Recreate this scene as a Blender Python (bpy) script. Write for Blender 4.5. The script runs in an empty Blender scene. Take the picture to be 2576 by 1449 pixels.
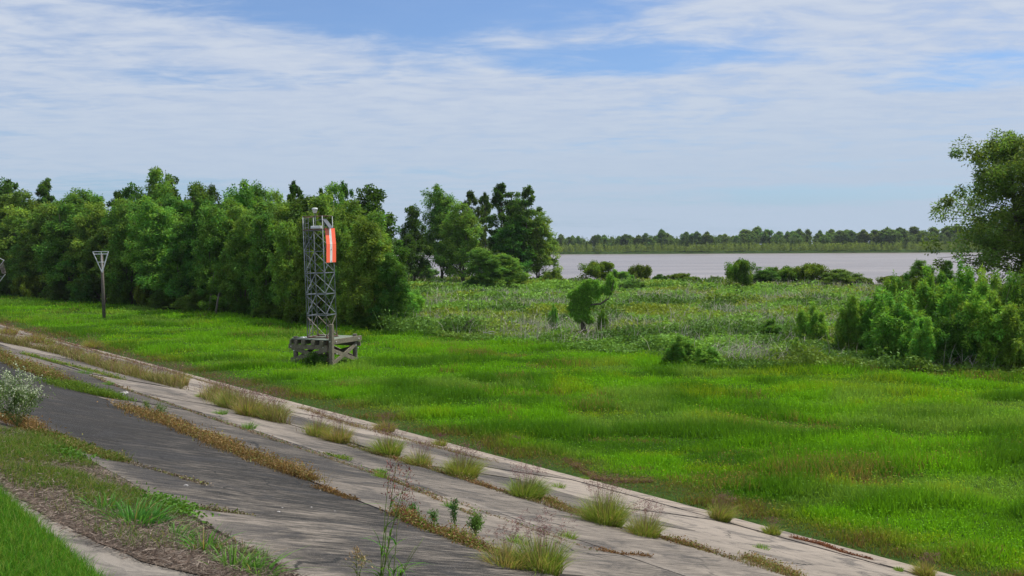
import bpy, math, random
import numpy as np
from mathutils import Matrix, Vector
R = math.radians
rng = np.random.default_rng(7)
random.seed(7)
scene = bpy.context.scene
col = scene.collection

# ---------------------------------------------------------------- camera
F, CX, CY, H = 2503.0, 1287.5, 724.5, 7.93
PITCH = math.atan((CY - 618.0) / F)
ROLL = R(0.4)
Mcam = Matrix.Rotation(math.pi / 2 - PITCH, 3, 'X') @ Matrix.Rotation(-ROLL, 3, 'Z')
cam_data = bpy.data.cameras.new('camera')
cam = bpy.data.objects.new('camera', cam_data)
col.objects.link(cam)
cam.matrix_world = Matrix.Translation((0, 0, H)) @ Mcam.to_4x4()
cam_data.sensor_width = 36.0
cam_data.lens = 36.0 * F / 2575.0
cam_data.clip_start = 0.1
cam_data.clip_end = 20000
scene.camera = cam

# ---------------------------------------------------------------- light, sky, exposure
SUN_EL, SUN_AZ = R(58), R(62)          # azimuth measured from +Y (view) towards +X
scene.view_settings.view_transform = 'Standard'
scene.view_settings.look = 'None'
scene.view_settings.exposure = 0.25
scene.view_settings.gamma = 1.0
world = bpy.data.worlds.new('World')
scene.world = world
world.use_nodes = True
nt = world.node_tree
for n in list(nt.nodes): nt.nodes.remove(n)

class NB:
    """small node-building helper"""
    def __init__(s, nt): s.nt = nt
    def n(s, t, **kw):
        nd = s.nt.nodes.new(t)
        for k, v in kw.items(): setattr(nd, k, v)
        return nd
    def link(s, a, b): s.nt.links.new(a, b)
    def _in(s, sock, v):
        if hasattr(v, 'is_linked') or isinstance(v, bpy.types.NodeSocket): s.link(v, sock)
        else: sock.default_value = v
    def math(s, op, a, b=0.0, c=None, clamp=False):
        nd = s.n('ShaderNodeMath', operation=op); nd.use_clamp = clamp
        s._in(nd.inputs[0], a); s._in(nd.inputs[1], b)
        if c is not None: s._in(nd.inputs[2], c)
        return nd.outputs[0]
    def mix(s, fac, a, b):
        nd = s.n('ShaderNodeMix', data_type='RGBA')
        s._in(nd.inputs[0], fac); s._in(nd.inputs[6], a); s._in(nd.inputs[7], b)
        return nd.outputs[2]
    def noise(s, vec, scale, detail=4.0, rough=0.55, dist=0.0):
        nd = s.n('ShaderNodeTexNoise')
        if vec is not None: s.link(vec, nd.inputs['Vector'])
        nd.inputs['Scale'].default_value = scale; nd.inputs['Detail'].default_value = detail
        nd.inputs['Roughness'].default_value = rough; nd.inputs['Distortion'].default_value = dist
        return nd.outputs[0]
    def ramp(s, fac, a, b, lo=0.0, hi=1.0):
        nd = s.n('ShaderNodeMapRange', interpolation_type='SMOOTHSTEP')
        s._in(nd.inputs[0], fac); nd.inputs[1].default_value = a; nd.inputs[2].default_value = b
        nd.inputs[3].default_value = lo; nd.inputs[4].default_value = hi
        return nd.outputs[0]
    def mapping(s, vec, scale=(1, 1, 1), rot=(0, 0, 0), loc=(0, 0, 0)):
        nd = s.n('ShaderNodeMapping'); s.link(vec, nd.inputs[0])
        nd.inputs['Scale'].default_value = scale; nd.inputs['Rotation'].default_value = rot
        nd.inputs['Location'].default_value = loc
        return nd.outputs[0]

B = NB(nt)
sky = B.n('ShaderNodeTexSky', sky_type='NISHITA')
sky.sun_disc = False; sky.sun_elevation = SUN_EL; sky.sun_rotation = SUN_AZ
sky.air_density = 1.0; sky.dust_density = 0.6; sky.ozone_density = 2.0
tc = B.n('ShaderNodeTexCoord')
sep = B.n('ShaderNodeSeparateXYZ'); B.link(tc.outputs['Generated'], sep.inputs[0])
dx, dy, dz = sep.outputs
den = B.math('ADD', B.math('MAXIMUM', dz, 0.0), 0.055)
u = B.math('DIVIDE', dx, den); v = B.math('DIVIDE', dy, den)
comb = B.n('ShaderNodeCombineXYZ'); B.link(u, comb.inputs[0]); B.link(v, comb.inputs[1])
uv = comb.outputs[0]
uvs = B.mapping(uv, (0.75, 1.0, 1), (0, 0, 0.25))
big = B.noise(uvs, 0.55, 3.0, 0.5, 0.4)
med = B.noise(B.mapping(uv, (1.0, 1.3, 1), (0, 0, -0.15), (3, 1, 0)), 2.6, 6.0, 0.62, 0.6)
rip = B.noise(B.mapping(uv, (1.8, 3.4, 1), (0, 0, 0.12), (1, 7, 0)), 2.6, 5.0, 0.6, 0.2)
cov = B.math('ADD', B.math('MULTIPLY', big, 0.75), B.math('MULTIPLY', med, 0.5))
cov = B.math('ADD', cov, B.math('MULTIPLY', rip, 0.25))
# clear gaps in the cloud sheet: direction (dx/dy, dz) ellipses
def gap(cx_, cz_, sx, sz, amt, tilt=0.0):
    a = B.math('DIVIDE', B.math('SUBTRACT', B.math('DIVIDE', dx, B.math('MAXIMUM', dy, 0.05)), cx_), sx)
    zz = B.math('SUBTRACT', dz, cz_)
    b = B.math('DIVIDE', B.math('SUBTRACT', zz, B.math('MULTIPLY', a, tilt)), sz)
    r2 = B.math('ADD', B.math('MULTIPLY', a, a), B.math('MULTIPLY', b, b))
    return B.math('MULTIPLY', B.ramp(r2, 0.0, 1.6, 1.0, 0.0), amt)
GAPS = [(-0.13, 0.240, 0.30, 0.036, 0.30, 0.0), (0.04, 0.205, 0.26, 0.036, 0.19, -0.01), (0.11, 0.180, 0.12, 0.016, 0.20, 0),
        (0.475, 0.152, 0.13, 0.018, 0.20, 0), (-0.36, 0.05, 0.14, 0.020, 0.22, 0),
        (0.30, 0.048, 0.30, 0.010, 0.20, 0.003), (-0.30, 0.158, 0.12, 0.012, 0.12, 0), (-0.15, 0.165, 0.10, 0.010, 0.12, 0)]
for g in GAPS: cov = B.math('SUBTRACT', cov, gap(*g))
cl = B.ramp(cov, 0.40, 0.78, 0.12, 0.96)
hor = B.ramp(dz, 0.0, 0.10, 0.62, 0.0)
tone = B.ramp(B.math('ADD', B.math('MULTIPLY', med, .6), B.math('MULTIPLY', rip, .4)), 0.36, 0.64, 0.0, 1.0)
skyc = B.n('ShaderNodeMix', data_type='RGBA', blend_type='MULTIPLY'); skyc.inputs[0].default_value = 1.0
B.link(sky.outputs[0], skyc.inputs[6]); skyc.inputs[7].default_value = (0.62, 0.80, 1.05, 1)
ccol = B.mix(tone, (4.3, 5.0, 6.35, 1), (5.15, 5.7, 6.65, 1))
ccol = B.mix(B.ramp(dz, 0.02, 0.2), (4.0, 4.85, 6.0, 1), ccol)
horz = B.mix(hor, skyc.outputs[2], (3.0, 4.05, 5.9, 1))
mixc = B.mix(cl, horz, ccol)
bg = B.n('ShaderNodeBackground'); bg.inputs[1].default_value = 0.10
B.link(mixc, bg.inputs[0])
wo = B.n('ShaderNodeOutputWorld'); B.link(bg.outputs[0], wo.inputs[0])

sd = bpy.data.lights.new('sun', 'SUN'); sd.energy = 4.6; sd.angle = R(2.5); sd.color = (1.0, 0.95, 0.87)
sun = bpy.data.objects.new('sun', sd); col.objects.link(sun)
sdir = Vector((math.cos(SUN_EL) * math.sin(SUN_AZ), math.cos(SUN_EL) * math.cos(SUN_AZ), math.sin(SUN_EL)))
sun.rotation_euler = sdir.to_track_quat('Z', 'Y').to_euler()

# ---------------------------------------------------------------- placing on the real ground
def at(x, y, z=0.0):
    d = Mcam @ Vector(((x - CX) / F, -(y - CY) / F, -1.0))
    t = (z - H) / d.z
    return Vector((d.x * t, d.y * t, z))
def zat(y, x, dist_Y):
    """height of the point seen on row y, column x at ground distance Y"""
    d = Mcam @ Vector(((x - CX) / F, -(y - CY) / F, -1.0))
    return H + d.z * dist_Y / d.y

K = 0.27
TO = at(2400, 1449)                         # toe of the revetment, s = 0
_d = at(0, 815) - TO
D = Vector((_d.x, _d.y)).normalized()       # along the levee, away from the camera
N = Vector((-D.y, D.x)) * 1.0               # towards the crest
if N.y > 0: N = -N
TSH = 20.75
def st(X, Y):
    return (X - TO.x) * D.x + (Y - TO.y) * D.y, (X - TO.x) * N.x + (Y - TO.y) * N.y
def xy(s, t):
    return TO.x + D.x * s + N.x * t, TO.y + D.y * s + N.y * t

def _hash(ix, iy, seed):
    h = (ix.astype(np.int64) * 374761393 + iy.astype(np.int64) * 668265263 + seed * 1442695041) & 0x7fffffff
    h = ((h ^ (h >> 13)) * 1274126177) & 0x7fffffff
    return ((h ^ (h >> 16)) & 0xffff) / 65535.0
def vnoise(x, y, seed=0):
    x = np.asarray(x, float); y = np.asarray(y, float)
    ix = np.floor(x); iy = np.floor(y); fx = x - ix; fy = y - iy
    fx = fx * fx * (3 - 2 * fx); fy = fy * fy * (3 - 2 * fy)
    a = _hash(ix, iy, seed); b = _hash(ix + 1, iy, seed); c = _hash(ix, iy + 1, seed); d = _hash(ix + 1, iy + 1, seed)
    return (a * (1 - fx) + b * fx) * (1 - fy) + (c * (1 - fx) + d * fx) * fy
def fbm(x, y, seed=0, o=3):
    r = 0; a = 0.5; tot = 0
    for i in range(o):
        r = r + a * vnoise(x * 2 ** i, y * 2 ** i, seed + i * 17); tot += a; a *= 0.5
    return r / tot
def sstep(a, b, x):
    t = np.clip((x - a) / (b - a), 0, 1); return t * t * (3 - 2 * t)

def undul(s, t):
    return 0.10 * (fbm(s / 7.0, t / 4.0, 5, 2) - 0.5) * sstep(0, 2, t)
def slab_z(s, t):
    return K * t + undul(s, t)
def shoreY(X):  return 243.0 - 0.67 * np.clip(X, -400, 190) + 6 * (vnoise(X / 30.0, X * 0, 3) - .5)
def farY(X):     return 1042.0 - 0.22 * X
def ground_z(X, Y):
    X = np.asarray(X, float); Y = np.asarray(Y, float)
    s, t = st(X, Y)
    field = 0.42 * (fbm(X / 7.0, Y / 5.0, 11, 3) - 0.5) * sstep(0, 6, -t)
    lev = np.where(t < TSH, K * t - 0.22 * sstep(0.0, 0.35, t), K * t + 0.03)
    lev = np.where(t > 22.0, K * 22.0 + 0.03 - (t - 22.0) * 0.02, lev)
    lev = np.where(t > 34.0, K * 22.0 - .21 - (t - 34.0) * 0.25, lev)
    lev = np.maximum(lev, -0.2)
    z = np.where(t > 0, lev, field)
    sh = shoreY(X)
    z = np.where(Y > sh - 10, z - 5.0 * sstep(-10, 18, Y - sh), z)
    fz = -5 + 6.5 * sstep(-20, 14, Y - farY(X))
    z = np.where(Y > 600, fz, z)
    return z
def surf(X, Y):
    s, t = st(X, Y)
    return np.where((t > 0) & (t < TSH), slab_z(s, t), ground_z(X, Y))

def onslope(x, y):
    """(s, t) on the revetment for the ray through a spot of the photograph"""
    d = Mcam @ Vector(((x - CX) / F, -(y - CY) / F, -1.0))
    off = TO.x * N.x + TO.y * N.y
    dn = d.x * N.x + d.y * N.y
    l = (H + K * off) / (K * dn - d.z)
    P = d * l
    return st(P.x, P.y)

# ---------------------------------------------------------------- mesh helpers
def mesh_np(name, V, faces, colr=None, smooth=False):
    me = bpy.data.meshes.new(name)
    V = np.asarray(V, np.float32).reshape(-1, 3)
    if not isinstance(faces, list): faces = [faces]
    faces = [np.asarray(f, np.int32) for f in faces if len(f)]
    nl = sum(f.size for f in faces); nf = sum(len(f) for f in faces)
    me.vertices.add(len(V)); me.vertices.foreach_set('co', V.ravel())
    me.loops.add(nl); me.loops.foreach_set('vertex_index', np.concatenate([f.ravel() for f in faces]))
    me.polygons.add(nf)
    tot = np.concatenate([np.full(len(f), f.shape[1], np.int32) for f in faces])
    me.polygons.foreach_set('loop_start', np.concatenate([[0], np.cumsum(tot)[:-1]]).astype(np.int32))
    me.polygons.foreach_set('use_smooth', np.full(nf, bool(smooth)))
    if colr is not None:
        a = me.attributes.new('Col', 'FLOAT_COLOR', 'POINT')
        c = np.ones((len(V), 4), np.float32); c[:, :3] = np.broadcast_to(colr, (len(V), 3))
        a.data.foreach_set('color', c.ravel())
    me.update(calc_edges=True)
    return me
def link(name, me, mat=None, parent=None):
    o = bpy.data.objects.new(name, me); col.objects.link(o)
    if mat is not None and me is not None: me.materials.append(mat)
    if parent is not None: o.parent = parent
    return o
def empty(name, loc=(0, 0, 0), rz=0.0):
    o = bpy.data.objects.new(name, None); col.objects.link(o)
    o.location = loc; o.rotation_euler = (0, 0, rz); o.empty_display_size = 0.3
    return o
def tag(o, label=None, cat=None, group=None, kind=None):
    if label: o['label'] = label
    if cat: o['category'] = cat
    if group: o['group'] = group
    if kind: o['kind'] = kind
    return o
def copy_tree(o, parent=None):
    c = o.copy(); col.objects.link(c)
    c.parent = parent
    for ch in list(o.children): copy_tree(ch, c)
    return c

class MB:
    """collects boxes, bars and tubes into one mesh"""
    def __init__(s): s.v = []; s.f3 = []; s.f4 = []; s.n = 0
    def add(s, V, f4=None, f3=None):
        V = np.asarray(V, float); s.v.append(V)
        if f4 is not None and len(f4): s.f4.append(np.asarray(f4) + s.n)
        if f3 is not None and len(f3): s.f3.append(np.asarray(f3) + s.n)
        s.n += len(V)
    def beam(s, a, b, w, h, up=(0, 0, 1)):
        """rectangular bar from a to b, w across, h along up"""
        a = Vector(a); b = Vector(b); ax = (b - a).normalized(); up = Vector(up)
        sx = ax.cross(up)
        if sx.length < 1e-4: sx = ax.cross(Vector((1, 0, 0)))
        sx.normalize(); uz = sx.cross(ax).normalized()
        c = min(w, h) * 0.08
        prof = [(-w/2+c, -h/2), (w/2-c, -h/2), (w/2, -h/2+c), (w/2, h/2-c), (w/2-c, h/2), (-w/2+c, h/2), (-w/2, h/2-c), (-w/2, -h/2+c)]
        V = [p + sx * q[0] + uz * q[1] for p in (a, b) for q in prof]
        f4 = [(i, (i + 1) % 8, 8 + (i + 1) % 8, 8 + i) for i in range(8)]
        caps = [(0, 3, 2, 1), (0, 7, 4, 3), (7, 6, 5, 4), (8, 9, 10, 11), (8, 11, 12, 15), (15, 12, 13, 14)]
        s.add([tuple(x) for x in V], f4 + caps)
    def tube(s, pts, rad, k=8, cap=True):
        pts = [Vector(p) for p in pts]
        if not hasattr(rad, '__len__'): rad = [rad] * len(pts)
        V = []; ref = Vector((0.31, 0.2, 0.93))
        for i, p in enumerate(pts):
            t = (pts[min(i + 1, len(pts) - 1)] - pts[max(i - 1, 0)]).normalized()
            if abs(t.dot(ref)) > .95: ref = Vector((1, 0.1, 0))
            sx = t.cross(ref).normalized(); sy = t.cross(sx).normalized()
            for j in range(k):
                a = 2 * math.pi * j / k
                V.append(tuple(p + sx * math.cos(a) * rad[i] + sy * math.sin(a) * rad[i]))
        f4 = [(i * k + j, i * k + (j + 1) % k, (i + 1) * k + (j + 1) % k, (i + 1) * k + j) for i in range(len(pts) - 1) for j in range(k)]
        f3 = []
        if cap:
            n = len(V); V += [tuple(pts[0]), tuple(pts[-1])]; e = (len(pts) - 1) * k
            f3 = [(n, (j + 1) % k, j) for j in range(k)] + [(n + 1, e + j, e + (j + 1) % k) for j in range(k)]
        s.add(V, f4, f3)
    def build(s, name, mat, parent=None, smooth=False, colr=None):
        f = []
        if s.f4: f.append(np.concatenate(s.f4))
        if s.f3: f.append(np.concatenate(s.f3))
        return link(name, mesh_np(name, np.concatenate(s.v), f, colr, smooth), mat, parent)

def norm(a): return a / np.maximum(np.linalg.norm(a, axis=-1, keepdims=True), 1e-9)

def leaves(P, A, L, W, colr, r=rng):
    """one rhombic leaf per point P along direction A"""
    n = len(P); A = norm(A); q = norm(np.cross(A, r.normal(size=(n, 3))))
    L = np.broadcast_to(L, n)[:, None]; W = np.broadcast_to(W, n)[:, None]
    V = np.stack([P, P + A * L * .5 + q * W * .5, P + A * L, P + A * L * .5 - q * W * .5], 1).reshape(-1, 3)
    f = np.arange(4 * n).reshape(n, 4)
    return V, f, np.repeat(colr, 4, axis=0)

def blades(base, lean, h, w, seg, cb, ct, droop=0.5, r=rng):
    """ribbon blades: base (n,3), lean (n,2), height h, width w; colours at foot and tip"""
    n = len(base); h = np.broadcast_to(h, n); w = np.broadcast_to(w, n)
    a = r.uniform(0, math.pi, n); q = np.stack([np.cos(a), np.sin(a), a * 0], 1)
    lean3 = np.concatenate([lean, np.zeros((n, 1))], 1)
    V = []; C = []
    for i in range(seg):
        uu = i / seg
        p = base + np.array([0, 0, 1.0]) * (h * (uu - droop * uu * uu * np.clip(np.linalg.norm(lean, axis=1), 0, 1.5)))[:, None] + lean3 * (h * uu ** 1.7)[:, None]
        ww = (w * (1 - 0.55 * uu) * .5)[:, None]
        V += [p - q * ww, p + q * ww]; c = cb + (ct - cb) * uu; C += [c, c]
    p = base + np.array([0, 0, 1.0]) * (h * (1 - droop * np.clip(np.linalg.norm(lean, axis=1), 0, 1.5)))[:, None] + lean3 * h[:, None]
    V.append(p); C.append(np.broadcast_to(ct, (n, 3)))
    k = 2 * seg + 1
    V = np.stack(V, 1).reshape(-1, 3); C = np.stack([np.broadcast_to(c, (n, 3)) for c in C], 1).reshape(-1, 3)
    o = (np.arange(n) * k)[:, None]
    f = [np.concatenate([o + np.array([2 * i, 2 * i + 1, 2 * i + 3, 2 * i + 2]) for i in range(seg - 1)])] if seg > 1 else []
    f.append(o + np.array([k - 3, k - 2, k - 1]))
    return V, f, C

class Acc:
    """collects numpy pieces with colours"""
    def __init__(s): s.V = []; s.C = []; s.F = {}; s.n = 0
    def add(s, V, F, C):
        if not isinstance(F, list): F = [F]
        for f in F:
            if len(f): s.F.setdefault(f.shape[1], []).append(f + s.n)
        s.V.append(V); s.C.append(np.broadcast_to(C, V.shape)); s.n += len(V)
    def mesh(s, name, smooth=False):
        return mesh_np(name, np.concatenate(s.V), [np.concatenate(f) for f in s.F.values()], np.concatenate(s.C), smooth)

def jit(c, n, dv=0.2, dh=0.12, r=rng):
    """n colours around c: value and hue jitter"""
    c = np.array(c, float) * (1 + r.uniform(-dv, dv, (n, 1)))
    return np.clip(c * (1 + r.uniform(-dh, dh, (n, 3))), 0.002, 1)

# ---------------------------------------------------------------- materials
def new_mat(name):
    m = bpy.data.materials.new(name); m.use_nodes = True
    for n in list(m.node_tree.nodes): m.node_tree.nodes.remove(n)
    return m, NB(m.node_tree)
def principled(b, colr, rough=0.7, spec=0.3, metal=0.0, normal=None):
    p = b.n('ShaderNodeBsdfPrincipled')
    b._in(p.inputs['Base Color'], colr); b._in(p.inputs['Roughness'], rough)
    p.inputs['Specular IOR Level'].default_value = spec; p.inputs['Metallic'].default_value = metal
    if normal is not None: b.link(normal, p.inputs['Normal'])
    return p
def out(b, sh):
    o = b.n('ShaderNodeOutputMaterial'); b.link(sh, o.inputs[0])
def foliage_mat(name, trans=0.42, var=0.25, rough=0.6, tint=(1.25, 1.15, 0.6)):
    m, b = new_mat(name)
    a = b.n('ShaderNodeAttribute', attribute_name='Col')
    oi = b.n('ShaderNodeObjectInfo')
    val = b.math('ADD', b.math('MULTIPLY', oi.outputs['Random'], var * 2), 1 - var)
    hsv = b.n('ShaderNodeHueSaturation')
    b.link(a.outputs['Color'], hsv.inputs['Color']); b.link(val, hsv.inputs['Value'])
    hue = b.math('ADD', b.math('MULTIPLY', b.math('FRACT', b.math('MULTIPLY', oi.outputs['Random'], 7.31)), 0.04), 0.48)
    b.link(hue, hsv.inputs['Hue'])
    p = principled(b, hsv.outputs[0], rough, 0.08)
    t = b.n('ShaderNodeBsdfTranslucent')
    mm = b.n('ShaderNodeMix', data_type='RGBA', blend_type='MULTIPLY'); mm.inputs[0].default_value = 1
    b.link(hsv.outputs[0], mm.inputs[6]); mm.inputs[7].default_value = (*tint, 1)
    b.link(mm.outputs[2], t.inputs[0])
    mx = b.n('ShaderNodeMixShader'); mx.inputs[0].default_value = trans
    b.link(p.outputs[0], mx.inputs[1]); b.link(t.outputs[0], mx.inputs[2]); out(b, mx.outputs[0])
    return m
M_leaf = foliage_mat('leaf')
M_grass = foliage_mat('grass_blade', 0.45, 0.0)
M_dry = foliage_mat('dry_stalk', 0.15, 0.0, 0.8, (1, 1, 1))
M_weed = foliage_mat('weed_leaf', 0.3, 0.12)

def bark_mat():
    m, b = new_mat('bark')
    tcn = b.n('ShaderNodeTexCoord')
    n1 = b.noise(b.mapping(tcn.outputs['Object'], (6, 6, 1)), 1.5, 5)
    c = b.mix(n1, (0.045, 0.036, 0.028, 1), (0.16, 0.135, 0.11, 1))
    bp = b.n('ShaderNodeBump'); bp.inputs['Strength'].default_value = .5; bp.inputs['Distance'].default_value = .05
    b.link(n1, bp.inputs['Height'])
    out(b, principled(b, c, .9, .1, normal=bp.outputs[0]).outputs[0]); return m
M_bark = bark_mat()

def ground_mat():
    m, b = new_mat('ground_soil')
    g = b.n('ShaderNodeNewGeometry')
    n1 = b.noise(g.outputs['Position'], 0.25, 6); n2 = b.noise(g.outputs['Position'], 5.0, 6, 0.7)
    c = b.mix(b.ramp(n2, .3, .7), (0.018, 0.038, 0.008, 1), (0.045, 0.085, 0.014, 1))
    c = b.mix(b.math('MULTIPLY', b.ramp(n1, .55, .75), .5), c, (0.07, 0.055, 0.03, 1))
    bp = b.n('ShaderNodeBump'); bp.inputs['Strength'].default_value = .8; bp.inputs['Distance'].default_value = .1
    b.link(n2, bp.inputs['Height'])
    out(b, principled(b, c, .95, .05, normal=bp.outputs[0]).outputs[0]); return m
def concrete_mat():
    m, b = new_mat('weathered_concrete')
    tcn = b.n('ShaderNodeTexCoord'); P = tcn.outputs['Object']
    se = b.n('ShaderNodeSeparateXYZ'); b.link(P, se.inputs[0])
    att = b.n('ShaderNodeAttribute', attribute_name='Col')
    big = b.noise(b.mapping(P, (0.16, 0.30, 1)), 1.0, 4, .55, .6)
    streak = b.noise(b.mapping(P, (2.4, 0.42, 1), (0, 0, 0.18)), 1.3, 7, .70, .9)
    streak2 = b.noise(b.mapping(P, (9.0, 1.1, 1), (0, 0, 0.22)), 1.6, 5, .7, .3)
    fine = b.noise(P, 22, 5, .75); grit = b.noise(P, 90, 2, .5)
    # darkness grows up the slope: lichen and mildew on the older upper slabs
    yy = b.math('ADD', se.outputs[1], b.math('MULTIPLY', b.math('SUBTRACT', big, .5), .8))
    up = b.math('ADD', b.math('MULTIPLY', b.ramp(yy, 9.0, 10.2), .66), b.math('MULTIPLY', b.ramp(yy, 15.6, 16.4), .62))
    up = b.math('SUBTRACT', up, b.math('MULTIPLY', b.ramp(yy, 18.6, 19.8), .45))
    d = b.math('ADD', b.math('MULTIPLY', up, .38), b.math('MULTIPLY', big, 1.0))
    d = b.math('ADD', d, b.math('MULTIPLY', b.math('SUBTRACT', streak, .5), b.math('ADD', b.math('MULTIPLY', up, .35), .65)))
    d = b.math('ADD', d, b.math('MULTIPLY', b.math('SUBTRACT', streak2, .5), b.math('ADD', b.math('MULTIPLY', up, 1.1), .4)))
    d = b.math('ADD', d, b.math('MULTIPLY', b.math('SUBTRACT', fine, .5), .35))
    d = b.math('ADD', d, b.math('MULTIPLY', b.math('SUBTRACT', att.outputs['Fac'], .5), .5))
    df = b.ramp(d, .10, 1.10)
    c = b.mix(df, (0.270, 0.230, 0.190, 1), (0.017, 0.0155, 0.014, 1))
    toe = b.ramp(b.math('ADD', se.outputs[1], b.math('MULTIPLY', b.math('SUBTRACT', streak, .5), 2.0)), 1.0, 3.4, 1.0, 0.0)
    c = b.mix(b.math('MULTIPLY', toe, .65), c, (0.30, 0.245, 0.195, 1))
    edge = b.ramp(b.math('ADD', se.outputs[1], b.math('MULTIPLY', big, 1.5)), 19.9, 21.2, 0.0, 1.0)
    c = b.mix(b.math('MULTIPLY', edge, .8), c, (0.27, 0.24, 0.205, 1))
    for jy in (9.35, 12.4, 15.45):
        q_ = b.math('SUBTRACT', jy * math.sqrt(1 + K * K), se.outputs[1])
        e_ = b.math('MULTIPLY', b.ramp(q_, .0, .02), b.ramp(b.math('ADD', q_, b.math('MULTIPLY', streak, .3)), .18, .55, 1, 0))
        e_ = b.math('MULTIPLY', e_, b.ramp(b.noise(P, .45, 3), .42, .62, 0, .75))
        c = b.mix(e_, c, (0.27, 0.235, 0.20, 1))
    blot = b.ramp(b.noise(b.mapping(P, (.9, .55, 1), (0, 0, .4), (5, 3, 0)), 1.1, 7, .72, 1.2), .48, .62, 0, .62)
    c = b.mix(blot, c, (0.030, 0.029, 0.030, 1))
    wn = b.n('ShaderNodeTexNoise'); wn.inputs['Scale'].default_value = 1.2; wn.inputs['Detail'].default_value = 5; b.link(P, wn.inputs['Vector'])
    wv = b.n('ShaderNodeVectorMath', operation='MULTIPLY_ADD'); b.link(wn.outputs['Color'], wv.inputs[0]); wv.inputs[1].default_value = (.9, .9, 0); b.link(P, wv.inputs[2])
    vo = b.n('ShaderNodeTexVoronoi', feature='DISTANCE_TO_EDGE'); vo.inputs['Scale'].default_value = .28; b.link(wv.outputs[0], vo.inputs['Vector'])
    crack = b.math('MULTIPLY', b.ramp(vo.outputs['Distance'], .003, .007, 1, 0), b.ramp(b.noise(P, .5, 2), .48, .56, 0, .85))
    c = b.mix(crack, c, (0.010, 0.010, 0.010, 1))
    c = b.mix(b.ramp(grit, .64, .72, 0, .6), c, (0.34, 0.32, 0.29, 1))
    hh = b.math('ADD', fine, b.math('MULTIPLY', grit, .6))
    bp = b.n('ShaderNodeBump'); bp.inputs['Strength'].default_value = .8; bp.inputs['Distance'].default_value = .02
    b.link(hh, bp.inputs['Height'])
    out(b, principled(b, c, .88, .25, normal=bp.outputs[0]).outputs[0]); return m
def water_mat():
    m, b = new_mat('river_water')
    g = b.n('ShaderNodeNewGeometry')
    n1 = b.noise(b.mapping(g.outputs['Position'], (.22, .5, 1)), 1.0, 6, .65)
    n2 = b.ramp(b.noise(b.mapping(g.outputs['Position'], (.012, .05, 1)), 1.0, 6, .65), .35, .65)
    c = b.mix(n2, (0.150, 0.125, 0.112, 1), (0.235, 0.198, 0.178, 1))
    bp = b.n('ShaderNodeBump'); bp.inputs['Strength'].default_value = .8; bp.inputs['Distance'].default_value = .5
    b.link(n1, bp.inputs['Height'])
    out(b, principled(b, c, .30, .35, normal=bp.outputs[0]).outputs[0]); return m
def wood_mat(name, c0, c1, green=(0.10, 0.115, 0.075)):
    m, b = new_mat(name)
    tcn = b.n('ShaderNodeTexCoord')
    n1 = b.noise(b.mapping(tcn.outputs['Object'], (3, 3, 3)), 2, 6, .7, 1.5)
    n2 = b.noise(tcn.outputs['Object'], 1.3, 3)
    c = b.mix(b.ramp(n1, .3, .7), (*c0, 1), (*c1, 1))
    c = b.mix(b.ramp(n2, .45, .7, 0, .6), c, (*green, 1))
    bp = b.n('ShaderNodeBump'); bp.inputs['Strength'].default_value = .4; bp.inputs['Distance'].default_value = .01
    b.link(n1, bp.inputs['Height'])
    out(b, principled(b, c, .85, .2, normal=bp.outputs[0]).outputs[0]); return m
def metal_mat(name, c0, c1, rough=.5, metal=.5, sc=3.0, lo=.4, hi=.7):
    m, b = new_mat(name)
    tcn = b.n('ShaderNodeTexCoord'); n1 = b.noise(tcn.outputs['Object'], sc, 5, .65)
    c = b.mix(b.ramp(n1, lo, hi), (*c0, 1), (*c1, 1))
    out(b, principled(b, c, rough, .5, metal).outputs[0]); return m
M_ground = ground_mat(); M_conc = concrete_mat(); M_water = water_mat()
M_timber = wood_mat('treated_timber', (0.11, 0.095, 0.07), (0.26, 0.23, 0.17), (0.12, 0.125, 0.075))
M_deck = wood_mat('mossy_deck', (0.13, 0.155, 0.12), (0.20, 0.225, 0.18), (0.12, 0.16, 0.12))
M_pile = wood_mat('round_pile', (0.11, 0.095, 0.075), (0.24, 0.21, 0.17), (0.10, 0.09, 0.07))
M_pole = wood_mat('creosote_pole', (0.07, 0.055, 0.045), (0.19, 0.165, 0.14), (0.13, 0.125, 0.115))
M_galv = metal_mat('galvanised_steel', (0.21, 0.235, 0.25), (0.11, 0.12, 0.125), .5, .35)
M_rust = metal_mat('rusty_steel', (0.10, 0.045, 0.03), (0.16, 0.10, 0.07), .85, .1)
M_white = metal_mat('white_paint', (0.70, 0.72, 0.72), (0.55, 0.56, 0.56), .5, 0)
M_grey = metal_mat('grey_paint', (0.06, 0.07, 0.08), (0.10, 0.11, 0.12), .4, 0)
M_orange = metal_mat('fluorescent_orange', (1.0, 0.14, 0.06), (1.0, 0.16, 0.07), .45, 0)
M_stone = metal_mat('pale_stone', (0.32, 0.30, 0.29), (0.5, 0.48, 0.46), .9, 0, 8)
M_soil = metal_mat('leaf_litter_soil', (0.055, 0.038, 0.026), (0.13, 0.10, 0.075), .95, 0, 9)
M_glass = metal_mat('lens', (0.45, 0.48, 0.5), (0.55, 0.58, 0.6), .15, 0)

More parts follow.
